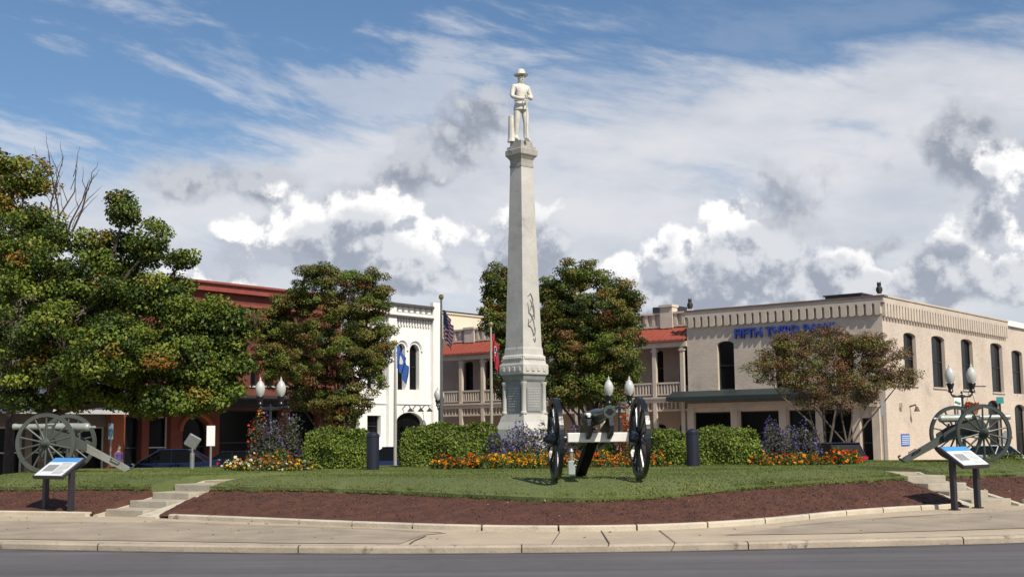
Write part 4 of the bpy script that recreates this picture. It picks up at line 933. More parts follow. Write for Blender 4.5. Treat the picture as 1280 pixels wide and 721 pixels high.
# cornice: coping, band and corbel teeth with pointed gaps
zt1 = FA.sz(1090, 379)[1]; zt0 = zt1-.62
def teeth(F, L, pitch, ztop, zbot, nm):
    bm = bmesh.new(); n = int(L/pitch)
    for i in range(n+1):
        a = i*pitch; w = pitch*.66; a1 = min(a+w, L)
        if a >= L-.1: break
        p = [(a, zbot+.06), (a+w*.2, zbot), (a1-w*.2, zbot), (a1, zbot+.06), (a1, ztop-.10), (a1+(pitch-w)/2, ztop), (a-(pitch-w)/2 if a > 0 else a, ztop), (a, ztop-.10)]
        prism(bm, [F.P(x, zz, .003) for x, zz in p], F.n*.20)
    obj(nm, fixn(bm), beigetrim, bank, org=ORG)
teeth(FA, LA, .50, zt1, zt1-.68, 'corbel_row'); teeth(FB, LB, .44, zt1, zt1-.80, 'corbel_row')
bm = bmesh.new(); FA.box(bm, -.203, LA, zt1+.002, ZT-.07, .003, .203); obj('cornice_band', fixn(bm), beigetrim, bank, org=ORG)
bm = bmesh.new(); FB.box(bm, 0.004, LB, zt1+.002, ZT-.07, .003, .203); obj('cornice_band', fixn(bm), beigetrim, bank, org=ORG)
bm = bmesh.new(); FA.box(bm, -.26, LA, ZT-.068, ZT+.03, -.35, .26); obj('coping', fixn(bm), mat('brown_coping', (.17, .11, .075), .8), bank, org=ORG)
bm = bmesh.new(); FB.box(bm, .004, LB, ZT-.068, ZT+.032, -.35, .26); obj('coping', fixn(bm), beigetrim, bank, org=ORG)
# blue lettering
a0, zl0 = FA.sz(919, 423); a1, _ = FA.sz(1046, 411); Lt = a0-a1
mtx = Matrix.Translation(FA.P(a0, zl0, .10)) @ Matrix((( -FA.d.x, 0, FA.n.x, 0), (-FA.d.y, 0, FA.n.y, 0), (0, 1, 0, 0), (0, 0, 0, 1)))
tb = text_bm('FIFTH THIRD BANK', .80, .07, Matrix()); mxx = max(v.co.x for v in tb.verts); bmesh.ops.transform(tb, matrix=mtx @ Matrix.Diagonal((Lt/mxx, 1, 1, 1)), verts=tb.verts)
obj('lettering', tb, signblue, bank, org=ORG)
# canopy
zc0 = FA.sz(950, 499)[1]; bm = bmesh.new(); tA0 = FA.s_(1100); tA1 = FA.s_(836, 1.0)
pr = [(0.0, zc0+.55), (.35, zc0+.62), (1.25, zc0+.25), (1.25, zc0), (0.0, zc0)]
prism(bm, [FA.P(tA0, zz, o+.004) for o, zz in pr], FA.d*(tA1-tA0)); obj('canopy', fixn(bm), greenmetal, bank, org=ORG)
# wall lamp, notice
a, zz = FB.sz(1137, 508); bm = bmesh.new(); q = FB.P(a, zz); tube(bm, [q, q+FB.n*.35+Vector((0, 0, .1)), q+FB.n*.4-Vector((0, 0, .15))], .05, 8); lathe(bm, [(.05, .12), (.16, -.12), (.16, -.16)], 12, q+FB.n*.42-Vector((0, 0, .12))); obj('wall_lamp', bm, mat('brown_metal', (.10, .07, .05), .6), bank, org=ORG)
a, zz = FB.sz(1125, 506); bm = bmesh.new(); FB.box(bm, a-.15, a+.15, zz-.15, zz+.12, .003, .2); obj('wall_vent', fixn(bm), beigetrim, bank, org=ORG)
a, b, z0, z1 = rectpx(FB, 1126.5, 1136, 542, 557); bm = bmesh.new(); FB.box(bm, a, b, z0, z1, .003, .03); pq = obj('notice_board', fixn(bm), mat('plaque_blue', (.03, .12, .42), .5), bank, org=ORG)
bm = bmesh.new()
for i in range(5): FB.box(bm, a+.08, b-.08, z1-.14-i*.11, z1-.10-i*.11, .032, .036)
obj('notice_text', fixn(bm), panelwhite, pq, org=ORG)
# rooftop box
a = FA.s_(1050); bm = bmesh.new(); FA.box(bm, a-1.1, a+1.1, ZT-.3, ZT+.32, -2.6, -1.2); FA.box(bm, a-1.2, a+1.2, ZT+.32, ZT+.40, -2.7, -1.1); obj('rooftop_unit', fixn(bm), blackmetal, bank, org=ORG)
# ---- neighbour to the right
n0 = LB+.01; n1 = LB+22; ORG2 = FB.P(n0, ZB); nb = thing('pale_building', 'pale neighbour building at the far right edge beyond the bank', 'building', ORG2)
ZN = FB.sz(1268, 404)[1]; hN = []
for k_ in range(4):
    a, b, z0, z1 = rectpx(FB, 1268, 1278, 438, 492); off_ = k_*3.0; hN.append(arch(a+off_, b+off_, z0, z1, .2)); hN.append(arch(a+off_, b+off_, ZB+.1, FB.sz(1273, 505)[1], .35))
bm = bmesh.new(); FB.wall(bm, [(n0, ZB), (n1, ZB), (n1, ZN), (n0, ZN)], hN, out=-.05); obj('wall', fixn(bm), beige, nb, org=ORG2)
block(FB, n0, n1, ZB, ZN-.2, 12, beigetrim, nb, ORG2)
bm = bmesh.new(); FB.box(bm, n0+.002, n1, ZN-.28, ZN+.1, -.35, .12); obj('coping', fixn(bm), white, nb, org=ORG2)
for h in hN: window(FB, h, nb, ORG2, out=-.24)
# ---- porch building (middle of the row)
LP0 = LA+.02; LP1 = FA.s_(547); ORG3 = FA.P(LP0, ZB); pb = thing('porch_building', 'pink beige building with two storey columned porch and red roof strip', 'building', ORG3)
za = FA.sz(850, 426)[1]; zfl = 3.95; zro = FA.sz(850, 389)[1]
ncol = int((LP1-LP0)/1.98); cols = [LP0+.35+(LP1-LP0-.6)*i/ncol for i in range(ncol+1)]
wins = []
for i in range(ncol):
    c = (cols[i]+cols[i+1])/2
    wins.append(arch(c-.42, c+.42, zfl+.75, zfl+3.1, .15)); wins.append(arch(c-.5, c+.5, ZB+.3, 2.3, .22))
bm = bmesh.new(); FA.wall(bm, [(LP0, ZB), (LP1+5, ZB), (LP1+5, za+.1), (LP0, za+.1)], wins, out=-2.0); obj('wall', fixn(bm), pinkbrick, pb, org=ORG3)
for h in wins: window(FA, h, pb, ORG3, out=-2.2)
for i, h in enumerate(wins[::2]): bm = bmesh.new(); FA.box(bm, h[0][0]-.1, h[1][0]+.1, h[0][1]-.12, h[0][1], -1.997, -1.9); obj('window_sill', fixn(bm), pinkbrick, pb, org=ORG3)
block(FA, LP0, LP1+5, ZB, zro-.3, 12, pinkbrick, pb, ORG3, front=-2.5)
bm = bmesh.new(); FA.wall(bm, [(LP0, za+.9), (LP1, za+.9), (LP1, zro), (LP0, zro)], [], out=-1.2)
FA.box(bm, LP0, LP1, za+.85, zro, -2.5, -1.25); obj('parapet', fixn(bm), beigetrim, pb, org=ORG3)
bm = bmesh.new(); FA.box(bm, LP0, LP1, zro, zro+.12, -2.5, -1.0); FA.box(bm, LP0, LP1, za+1.02, za+1.14, -1.19, -1.05); t = LP0+.2
while t < LP1: FA.box(bm, t, t+.22, za+1.15, zro-.003, -1.19, -1.06); t += .55
obj('parapet_trim', fixn(bm), beigetrim, pb, org=ORG3)
for x in (839, 590): a = FA.s_(x, -1.2); bm = bmesh.new(); FA.box(bm, a-.45, a+.45, za+.95, zro+(.45 if x > 700 else .05), -1.6, -.95); FA.box(bm, a-.5, a+.5, zro+(.45 if x > 700 else .05), zro+(.6 if x > 700 else .2), -1.7, -.85); obj('parapet_pier', fixn(bm), beigetrim, pb, org=ORG3)
a = FA.s_(829, -3); bm = bmesh.new(); FA.box(bm, a-.9, a+.9, zro-.2, zro+.8, -5, -3.5); obj('rooftop_unit', fixn(bm), blackmetal, pb, org=ORG3)
bm = bmesh.new(); pr = [(-2.0, za+1.0), (-1.15, za+.98), (.35, za+.10), (.35, za-.02), (-2.0, za-.02)]
prism(bm, [FA.P(LP0+.01, zz, o) for o, zz in pr[1:4]+[(-1.15, za+.85)]], FA.d*(LP1-LP0-.02))
t = LP0+.1
while t < LP1-.05:
    prism(bm, [FA.P(t, zz, o) for o, zz in ((-1.15, za+.99), (-1.15, za+1.03), (.36, za+.15), (.36, za+.11))], FA.d*.04); t += .42
obj('red_roof', fixn(bm), redmetal, pb, org=ORG3)
bm = bmesh.new(); FA.box(bm, LP0, LP1, za-.35, za-.03, -.15, .12); FA.box(bm, LP0, LP1, zfl-.35, zfl-.12, -.15, .10); FA.box(bm, LP0, LP1, zfl-.118, zfl, -2.0, .16); FA.box(bm, LP0, LP1, zfl-.9, zfl-.78, -.1, .05)
obj('porch_beam', fixn(bm), beigetrim, pb, org=ORG3)
for c in cols:
    bm = bmesh.new(); FA.box(bm, c-.13, c+.13, ZB, zfl-.353, -.12, .09); FA.box(bm, c-.13, c+.13, zfl+.003, za-.353, -.12, .09); FA.box(bm, c-.2, c+.2, za-.6, za-.5, -.17, .13); obj('column', fixn(bm), beigetrim, pb, org=ORG3)
for c, c1 in zip(cols, cols[1:]):
    bm = bmesh.new(); FA.box(bm, c+.14, c1-.14, zfl+.80, zfl+.90, -.09, .05); FA.box(bm, c+.14, c1-.14, zfl+.1, zfl+.18, -.08, .04); t = c+.2
    while t < c1-.2: FA.box(bm, t, t+.09, zfl+.18, zfl+.8, -.06, .02); t += .22
    t = c+.2
    while t < c1-.2: FA.box(bm, t, t+.09, zfl-.78, zfl-.353, -.06, .02); t += .3
    obj('railing', fixn(bm), beigetrim, pb, org=ORG3)
# cream roof block behind it
bm = bmesh.new(); c_ = at(549, 400, 93); FCm = Fac((c_.x, 93), bv, FB.n); zt = at(549, 391, 93).z
FCm.box(bm, 0, 14, 8, zt, -10, 0); FCm.box(bm, -.1, 14.1, zt, zt+.1, -10, .12); obj('upper_storey', fixn(bm), cream, pb, org=ORG3)
bm = bmesh.new(); FCm.box(bm, -.12, 14.12, zt+.102, zt+.2, -10, .14); obj('roof_edge', fixn(bm), darkframe, pb, org=ORG3)
# ---- left row: white building
cw = at(548, 545, 82); FD = Fac((cw.x, 82), -bv, Vector((bv.y, -bv.x, 0)))
if FD.n.y > 0: FD.n = -FD.n
ORG4 = Vector((cw.x, 82, ZB)); wb = thing('white_building', 'white plastered building with two tall arched windows and arched doorway', 'building', ORG4)
LW = FD.s_(425); ZW = FD.sz(530, 384)[1]; H4 = []
for x0, x1, y0, y1 in ((497, 506.5, 429, 487), (512, 524, 430, 487)): a, b, z0, z1 = rectpx(FD, x0, x1, y0, y1); H4.append(arch(a, b, z0, z1, (b-a)/2, 12))
a, b, z0, z1 = rectpx(FD, 495, 529, 515, 560); H4.append(arch(a, b, ZB+.1, z1, .7, 12)); door_ = H4[-1]
a, b, z0, z1 = rectpx(FD, 459, 476, 519, 546); H4.append([(a, z0), (b, z0), (b, z1), (a, z1)])
for x0, x1 in ((459, 468), (473, 482)): a, b, z0, z1 = rectpx(FD, x0, x1, 429, 486); H4.append(arch(a, b, z0, z1, (b-a)/2, 12))
a, b, z0, z1 = rectpx(FD, 436, 449, 519, 560); H4.append([(a, ZB+.1), (b, ZB+.1), (b, z1), (a, z1)])
bm = bmesh.new(); FD.wall(bm, [(0, ZB), (LW, ZB), (LW, ZW), (0, ZW)], H4, depth=.35); obj('wall', fixn(bm), white, wb, org=ORG4)
block(FD, 0, LW, ZB, ZW-.3, 14, white, wb, ORG4)
for h in H4: window(FD, h, wb, ORG4, out=-.28, name='window' if h is not door_ else 'doorway')
for h in H4[:2]+H4[4:6]:
    bm = bmesh.new(); t0 = h[0][0]; t1 = h[1][0]; zt_ = max(p[1] for p in h); r_ = (t1-t0)/2; c = (t0+t1)/2; n = 14
    pts = [FD.P(c+(r_+.22)*math.cos(PI*i/n), zt_-r_+(r_+.22)*math.sin(PI*i/n), .03) for i in range(n+1)]; tube(bm, pts, .09, 6); obj('window_hood', bm, white, wb, org=ORG4)
bm = bmesh.new(); zc_ = FD.sz(520, 397.5)[1]
for x0, x1 in ((538, 548), (482, 492), (425, 434)):
    a, b = sorted((FD.s_(x0), FD.s_(x1))); FD.box(bm, a, b, ZB, ZW+(.35 if x0 > 500 else 0), .003, .28)
obj('pilaster', fixn(bm), white, wb, org=ORG4)
bm = bmesh.new(); FD.box(bm, FD.s_(538)+.01, LW, ZW-.12, ZW+.05, -.4, .40); FD.box(bm, FD.s_(538)+.01, LW, zc_-.10, zc_+.05, .003, .36); obj('cornice', fixn(bm), mat('brown_cornice_edge', (.07, .06, .055), .8), wb, org=ORG4)
bm = bmesh.new(); t = FD.s_(538)+.15
while t < LW-.2: FD.box(bm, t, t+.28, zc_+.30, ZW-.122, .003, .20); t += .55
FD.box(bm, FD.s_(538)+.01, LW, zc_+.052, zc_+.25, .003, .26)
zb_ = FD.sz(520, 408)[1]; t = FD.s_(538)+.1
while t < LW-.2: FD.box(bm, t, t+.12, zb_, zc_-.102, .003, .12); t += .26
obj('cornice_brackets', fixn(bm), white, wb, org=ORG4)
for x in (503, 516, 527):
    a, zz = FD.sz(x, 511); q = FD.P(a, zz); bm = bmesh.new(); tube(bm, [q, q+FD.n*.3+Vector((0, 0, .25)), q+FD.n*.6+Vector((0, 0, .2)), q+FD.n*.7], .03, 6); lathe(bm, [(.04, .1), (.2, -.1), (.2, -.13)], 12, q+FD.n*.7-Vector((0, 0, .05))); obj('gooseneck_lamp', bm, blackmetal, wb, org=ORG4)
bm = bmesh.new(); FD.box(bm, 0.3, LW-.05, FD.sz(500, 505)[1], FD.sz(500, 503)[1], .003, .07); obj('string_course', fixn(bm), white, wb, org=ORG4)
# ---- red brick building
LR0 = LW+.02; LR1 = FD.s_(150); ORG5 = FD.P(LR0, ZB); rb_ = thing('red_brick_building', 'red brick building with dark shopfronts behind the left trees', 'building', ORG5)
ZR = FD.sz(290, 357)[1]; H5 = []; arches = []
for x in (318, 336, 354, 372, 288, 268, 236, 215, 190, 168):
    a, b, z0, z1 = rectpx(FD, x-5, x+6, 442, 482); H5.append(arch(a, b, z0, z1, .18))
shop = []
for x0, x1 in ((274, 352), (362, 398)): a, b, z0, z1 = rectpx(FD, x0, x1, 512, 560); shop.append([(a, ZB+.05), (b, ZB+.05), (b, z1), (a, z1)])
for x0, x1 in ((228, 262), ): a, b, z0, z1 = rectpx(FD, x0, x1, 520, 560); arches.append(arch(a, b, ZB+.1, z1, .8, 12))
for x0, x1 in ((186, 214), (156, 178)): a, b, z0, z1 = rectpx(FD, x0, x1, 520, 560); shop.append([(a, ZB+.05), (b, ZB+.05), (b, z1), (a, z1)])
bm = bmesh.new(); FD.wall(bm, [(LR0, ZB), (LR1, ZB), (LR1, ZR), (LR0, ZR)], H5+shop+arches, depth=.4); obj('wall', fixn(bm), redbrick, rb_, org=ORG5)
block(FD, LR0, LR1, ZB, ZR-.3, 14, redtrim, rb_, ORG5, front=-.6)
for h in H5: window(FD, h, rb_, ORG5, out=-.25); sill(FD, h[0][0], h[1][0], h[0][1], rb_, ORG5, whiteframe)
for h in shop+arches: window(FD, h, rb_, ORG5, out=-.36, fm=whiteframe if h in shop[2:3] else darkframe, name='shop_window')
bm = bmesh.new(); FD.box(bm, LR0, LR1, ZR-.06, ZR+.06, -.5, .5); FD.box(bm, LR0, LR1, ZR-.45, ZR-.063, .003, .35); FD.box(bm, LR0, LR1, ZR-1.15, ZR-1.0, .003, .16)
obj('cornice', fixn(bm), mat('red_cornice', (.26, .06, .04), .7, .15), rb_, org=ORG5)
bm = bmesh.new(); zz = FD.sz(320, 508)[1]; FD.box(bm, FD.s_(398), FD.s_(270), zz-.1, zz+.35, .003, .3); FD.box(bm, LR0+.1, LR1-.1, zz+.355, zz+.5, .003, 3.0); obj('fascia_and_shade_slab', fixn(bm), mat('dark_fascia_and_slab', (.03, .03, .035), .6), rb_, org=ORG5)  # fascia board, plus a deep slab added to shade the ground floor
bm = bmesh.new(); h = arches[0]; c = (h[0][0]+h[1][0])/2; r_ = (h[1][0]-h[0][0])/2; zt_ = max(p[1] for p in h)
tube(bm, [FD.P(c+(r_+.15)*math.cos(PI*i/14), zt_-.8+(.95)*math.sin(PI*i/14), .03) for i in range(15)], .13, 6); obj('arch_moulding', bm, orangebrick, rb_, org=ORG5)
# ---- awning building at far left
L6 = LR1+.02; L7 = FD.s_(-60); ORG6 = FD.P(L6, ZB); ab = thing('awning_building', 'low fronted shop building at the far left with navy awning', 'building', ORG6)
zaw = FD.sz(70, 517, 2.2)[1]; H6 = []
for x0, x1 in ((98, 134), (40, 90), (-20, 32)): a, b, z0, z1 = rectpx(FD, x0, x1, 533, 560); H6.append([(a, ZB+.3), (b, ZB+.3), (b, z1), (a, z1)])
for x in (130, 105, 70, 45, 10, -15): a, b, z0, z1 = rectpx(FD, x-6, x+6, 440, 475); H6.append(arch(a, b, z0, z1, .15))
bm = bmesh.new(); FD.wall(bm, [(L6, ZB), (L7, ZB), (L7, ZR-.6), (L6, ZR-.6)], H6, depth=.4); obj('wall', fixn(bm), mat('grey_brown_brick', (.16, .13, .11), .85, .2, .8, .4, None, brick=.8, uv=True), ab, org=ORG6)
block(FD, L6, L7, ZB, ZR-.9, 14, redtrim, ab, ORG6, front=-.6)
for h in H6: window(FD, h, ab, ORG6, out=-.3, fm=whiteframe)
bm = bmesh.new(); FD.box(bm, L6, L6+.75, ZB, zaw+.2, .003, .35); obj('brick_pier', fixn(bm), orangebrick, ab, org=ORG6)
bm = bmesh.new(); zt_ = zaw+1.5; t0, t1 = L6+.3, L7
prism(bm, [FD.P(t0, zz, o) for o, zz in ((.004, zt_+.25), (2.4, zaw+.25), (2.4, zaw+.22), (.004, zt_+.19))], FD.d*(t1-t0)); aw = obj('awning', fixn(bm), navycloth, ab, org=ORG6)
bm = bmesh.new(); FD.box(bm, t0, t1, zaw, zaw+.21, 2.37, 2.4); obj('awning_valance', fixn(bm), whiteframe, aw, org=ORG6)
# far pavements along both rows
bm = bmesh.new()
for F, t0, t1 in ((FA, -4, LP1+3), (FB, -4, LB+22), (FD, -4, L7)):
    v = [F.P(t0, ZB+.12, .0), F.P(t1, ZB+.12, .0), F.P(t1, ZB+.12, 3.6), F.P(t0, ZB+.12, 3.6)]
    if F is FB: v = [F.P(.0, ZB+.124, .0), F.P(t1, ZB+.124, .0), F.P(t1, ZB+.124, 3.6), F.P(0, ZB+.124, 3.6)]
    bm.faces.new([bm.verts.new(p) for p in v])
tag(obj('far_pavement', fixn(bm), concrete), kind='structure')
# ---------------------------------------------------------------- owls on the roof corners
def owl(label, q):
    t = thing('owl_decoy', label, 'owl decoy', q, R(-20), 'owl decoys on the roof corners')
    b = bmesh.new(); lathe(b, [(.10, 0), (.13, .05), (.15, .25), (.13, .40), (.10, .46), (.12, .52), (.12, .60), (.06, .66)], 14); obj('body', b, owlm, t, True)
    for s in (-1, 1):
        b = bmesh.new(); tube(b, [(s*.07, 0, .62), (s*.09, 0, .73)], [.035, .008], 6); obj('ear_tuft', b, owlm, t)
        b = bmesh.new(); lathe(b, [(.02, -.04), (.06, -.01), (.06, .02), (.02, .04)], 8, (s*.14, 0, .25), (s, 0, 0)); bmesh.ops.scale(b, vec=(1, 1, 2.2), verts=b.verts, space=Matrix.Translation((-s*.14, 0, -.25))); obj('wing', b, owlm, t)
    b = bmesh.new(); bx(b, (0, 0, -.04), (.34, .34, .08), bevel=.01); obj('base_block', b, palepaint_glare, t)
owl('dark owl figure on the left corner of the beige bank roof', FA.P(LA-.25, ZT+.115, -.05)); owl('dark owl figure on the tall street corner of the beige bank roof', FA.P(.15, ZT+.115, -.15))
# ---------------------------------------------------------------- lamps
def lamp(loc, label, H=3.7, rz=0):
    t = thing('street_lamp', label, 'street lamp', loc, rz, 'twin globe street lamps'); 
    b = bmesh.new(); lathe(b, [(.20, 0), (.20, .06), (.16, .12), (.15, .5), (.09, .62), (.062, .75), (.05, H-1.05), (.07, H-1.03), (.07, H-.98), (.04, H-.95), (.03, H-.8)], 14); obj('post', b, blackmetal, t, True)
    b = bmesh.new(); tube(b, [(-.36, 0, H-.84), (-.33, 0, H-.93), (-.15, 0, H-.95), (0, 0, H-.90), (.15, 0, H-.95), (.33, 0, H-.93), (.36, 0, H-.84)], .032, 8); bx(b, (0, 0, H-.97), (.62, .05, .07), bevel=.01); obj('cross_arm', b, blackmetal, t, True)
    for s in (-1, 1):
        b = bmesh.new(); lathe(b, [(.05, H-.85), (.10, H-.80), (.07, H-.74), (.11, H-.62), (.13, H-.55), (.12, H-.53)], 14, (s*.36, 0, 0)); h = obj('lamp_holder', b, blackmetal, t, True)
        b = bmesh.new(); lathe(b, [(.09, H-.53), (.145, H-.43), (.170, H-.30), (.16, H-.20), (.11, H-.08), (.06, H-.02), (.03, H+.02)], 18, (s*.36, 0, 0)); obj('globe', b, globe, h, True)
        b = bmesh.new(); lathe(b, [(.03, H+.01), (.045, H+.04), (.015, H+.08), (.004, H+.15)], 8, (s*.36, 0, 0)); obj('finial', b, globe, h, True)
    return t
def lampat(px, ytop, D, label):
    q = at(px, ytop, D); zb = lawn_at(q.x, D)-.02; return lamp((q.x, D, zb), label, q.z-zb-.1)
lampat(338.5, 472, 43, 'twin globe street lamp above the left purple bush'); lampat(773.5, 471, 43.5, 'twin globe street lamp behind the front cannon by its right wheel'); lampat(1200, 455, 41.5, 'twin globe street lamp behind the right cannon')
q = at(549, 484, 62); lamp((q.x, 62, -.4), 'small distant street lamp in front of the columned porch', q.z+.3, R(80))
# ---------------------------------------------------------------- flagpoles and flags
def flagpole(px, ytop, D, label, r=.05):
    q = at(px, ytop, D); zb = lawn_at(q.x, D); H = q.z-zb; t = thing('flagpole', label, 'flagpole', (q.x, D, zb), 0, 'flagpoles behind the hedges')
    b = bmesh.new(); tube(b, [(0, 0, -.05), (0, 0, H*.6), (0, 0, H-.1)], [r*1.2, r, r*.7], 12); obj('pole', b, polem, t, True)
    b = bmesh.new(); lathe(b, [(.02, H-.12), (.075, H-.06), (.09, H), (.075, H+.06), (.01, H+.09)], 12); obj('finial', b, gold, t, True)
    b = bmesh.new(); lathe(b, [(.16, 0), (.16, .05), (.09, .10)], 14); obj('base_collar', b, polem, t, True); return t, H
def flag(t, H, label, kind, top, hoist, fly, drop, spread, dirx=1):
    nu, nv = 44, 39; V = []; F = []; mi = []
    for i in range(nu+1):
        for j in range(nv+1):
            u = i/nu; v = j/nv; x = dirx*(.06+spread*(u**.75)*(1-.25*v)); y = .10*math.sin(u*15+v*1.5)*min(1, u*3)*(.5+.5*v)
            z = -v*hoist*(1-.10*u)-drop*(u**1.15)*(1+.0*v)+.02*math.sin(u*20); x += dirx*.04*math.sin(u*13+v*3)*min(1, 3*u); V.append((x, y, z))
    for i in range(nu):
        for j in range(nv):
            F.append((i*(nv+1)+j, (i+1)*(nv+1)+j, (i+1)*(nv+1)+j+1, i*(nv+1)+j+1)); u = (i+.5)/nu; v = (j+.5)/nv
            if kind == 'us':
                m = 0 if (j//3) % 2 == 0 else 1
                if u < .4 and v < 7/13: m = 2 if not (i % 3 == 1 and j % 4 == (1 if (i//3) % 2 else 3)) else 1
            elif kind == 'tn':
                d = math.hypot((u-.45)*1.67, v-.5); m = 0
                if d < .27: m = 1
                if d < .24:
                    m = 2
                    for k_ in range(3):
                        a = .5+k_*2.094
                        if math.hypot((u-.45)*1.67-.12*math.cos(a), v-.5-.12*math.sin(a)) < .07: m = 1
                if u > .92: m = 2
                elif u > .90: m = 1
            else:
                m = 3
                if math.hypot((u-.3)*1.6, v-.4) < .2: m = 1
            mi.append(m)
    o = arrmesh('flag', np.array(V), np.array(F), np.array(mi), [flagred, flagwhite, flagnavy, flagblue])
    o.location = (t.location.x, t.location.y, t.location.z+H-top); return tag(o, label, 'flag')
t, H = flagpole(551.5, 371, 42, 'tall flagpole carrying the striped flag, middle of the poles'); flag(t, H, 'limp red and white striped flag with blue starred corner', 'us', .45, .95, 1.5, .55, .34)
t, H = flagpole(494, 428, 43, 'flagpole beside the red turning maple carrying the blue flag'); flag(t, H, 'limp plain blue flag with white patch beside the maple', 'blue', .10, .8, 1.2, .75, .40)
t, H = flagpole(613.5, 405, 44, 'flagpole just left of the marble column carrying the red flag'); flag(t, H, 'limp red flag with blue disc of white stars beside the column', 'tn', .35, .85, 1.4, .75, .24)
# ---------------------------------------------------------------- bollards, ground fittings
def bollard(px, D, label):
    q = at(px, 586, D); zb = lawn_at(q.x, D); t = thing('bollard', label, 'bollard', (q.x, D, zb), 0, 'dark bollards by the hedges')
    b = bmesh.new(); lathe(b, [(.155, -.03), (.155, .78), (.165, .79), (.165, .83), (.15, .84)], 20); obj('body', b, navymetal, t, True)
    b = bmesh.new(); lathe(b, [(.15, .841), (.13, .87), (.07, .90), (.01, .915)], 20); obj('cap', b, navymetal, t, True)
bollard(466, 30.2, 'dark navy bollard at the right end of the left hedge'); bollard(866.5, 30.4, 'dark navy bollard between the two right hedges')
def flood(px, D, label, z0=None, hp=.35, head=.34, m=galv, rz=.5):
    q = at(px, 585, D); zb = lawn_at(q.x, D); t = thing('floodlight', label, 'floodlight', (q.x, D, zb), rz, 'floodlights aimed at the column')
    b = bmesh.new(); tube(b, [(0, 0, -.02), (0, 0, hp)], .06, 10); obj('post', b, m, t, True)
    b = bmesh.new(); tube(b, [(0, 0, hp-.02), (0, 0, hp+.12)], .025, 8); obj('bracket', b, m, t)
    b = bmesh.new(); bx(b, (0, 0, hp+.30), (head, .12, head), Matrix.Rotation(.5, 3, 'Y') @ Matrix.Rotation(.3, 3, 'X'), .02); obj('lamp_head', b, m, t)
    b = bmesh.new(); bx(b, (0, 0.068, hp+.30), (head*.85, .01, head*.85), Matrix.Rotation(.5, 3, 'Y') @ Matrix.Rotation(.3, 3, 'X')); obj('lens', b, glass, t)
flood(240, 33.5, 'grey square floodlight on a short post at the left', hp=.42)
q = at(714.5, 592, 24.8); t = thing('utility_box', 'small pale green utility box on the grass beneath the front cannon', 'utility box', (q.x, 24.8, lawn_at(q.x, 24.8)))
obj('body', box((0, 0, .14), (.14, .12, .28), bevel=.015), mat('pale_green_plastic', (.35, .40, .38), .5), t); b = bmesh.new(); tube(b, [(0, 0, .28), (0, 0, .46)], .035, 10); tube(b, [(0, 0, .46), (0, 0, .52)], [.055, .02], 10); obj('spout', b, galv, t, True)
# ---------------------------------------------------------------- street signs
def postsign(name, label, px, D, ytop, ybot, wpx, m, rz=0, diamond=False, zb=-.45, back=False, cat='sign', post=galv):
    q = at(px, (ytop+ybot)/2, D); k_ = D/FPX; h = (ybot-ytop)*k_; w = wpx*k_; t = thing(name, label, cat, (q.x, D, zb), rz); zc = q.z-zb
    b = bmesh.new(); tube(b, [(0, .03, 0), (0, .03, zc+(h*.35))], .035, 8); obj('post', b, post, t, True)
    b = bmesh.new(); bx(b, (0, 0, zc), (w, .02, h), Matrix.Rotation(PI/4 if diamond else 0, 3, 'Y'), .004); obj('sign_plate', b, m, t)
    return t
white_sign = mat('white_sign_face', (.85, .85, .83), .5, .03)
t = postsign('street_sign', 'blank white upright sign on a post left of the lamp', 263.5, 40, 532, 557, 10.5, white_sign, zb=-.1)
postsign('street_sign', 'pale blue sign beside the orange brick pier at the left', 138.5, 50, 529, 549, 6, mat('pale_blue_sign', (.20, .33, .45), .5, .1), post=galv)
postsign('street_sign', 'grey back of a diamond sign at the right edge', 1257, 52, 540, 554, 13, galv, diamond=True, zb=-.3)
postsign('street_sign', 'narrow grey street sign on a post by the bank doorway', 1103.5, 58, 500, 520, 5, galv)
postsign('street_sign', 'small teal sign box high beside the right edge', 1250, 50, 496, 504, 9, mat('teal_sign', (.03, .25, .25), .5), post=blackmetal)
# banner and hanging basket beside right lamp
t = postsign('banner_sign', 'white leaning placard with green stripe beside the right lamp', 1197, 40.8, 497, 511, 9, white_sign, zb=LZ-.1)
b = bmesh.new(); q = at(1197, 504, 40.8); bx(b, (0, -.014, q.z-(LZ-.1)+.02), (.2, .008, .07), Matrix.Rotation(.4, 3, 'Y')); obj('stripe', b, mat('stripe_green', (.05, .25, .12), .5), t)
q = at(1214, 512, 42.5); t = flowerplant('hanging_basket', (q.x, 42.5, q.z), .32, .26, lvs, 500, .06, flor, [1, 0, 7, 0], 130, .07, 5, 'basket of red flowers hung beside the right lamp', 'flower basket')
b = bmesh.new(); lathe(b, [(.05, -.25), (.18, -.18), (.24, 0), (.25, .02)], 14); obj('basket', b, terr, t, True)
b = bmesh.new(); tube(b, [(.2, 0, 0), (0, 0, .8)], .008, 4); tube(b, [(-.2, 0, 0), (0, 0, .8)], .008, 4); tube(b, [(0, 0, .8), (-.45, -.5, .8)], .02, 5); obj('hanger', b, blackmetal, t)
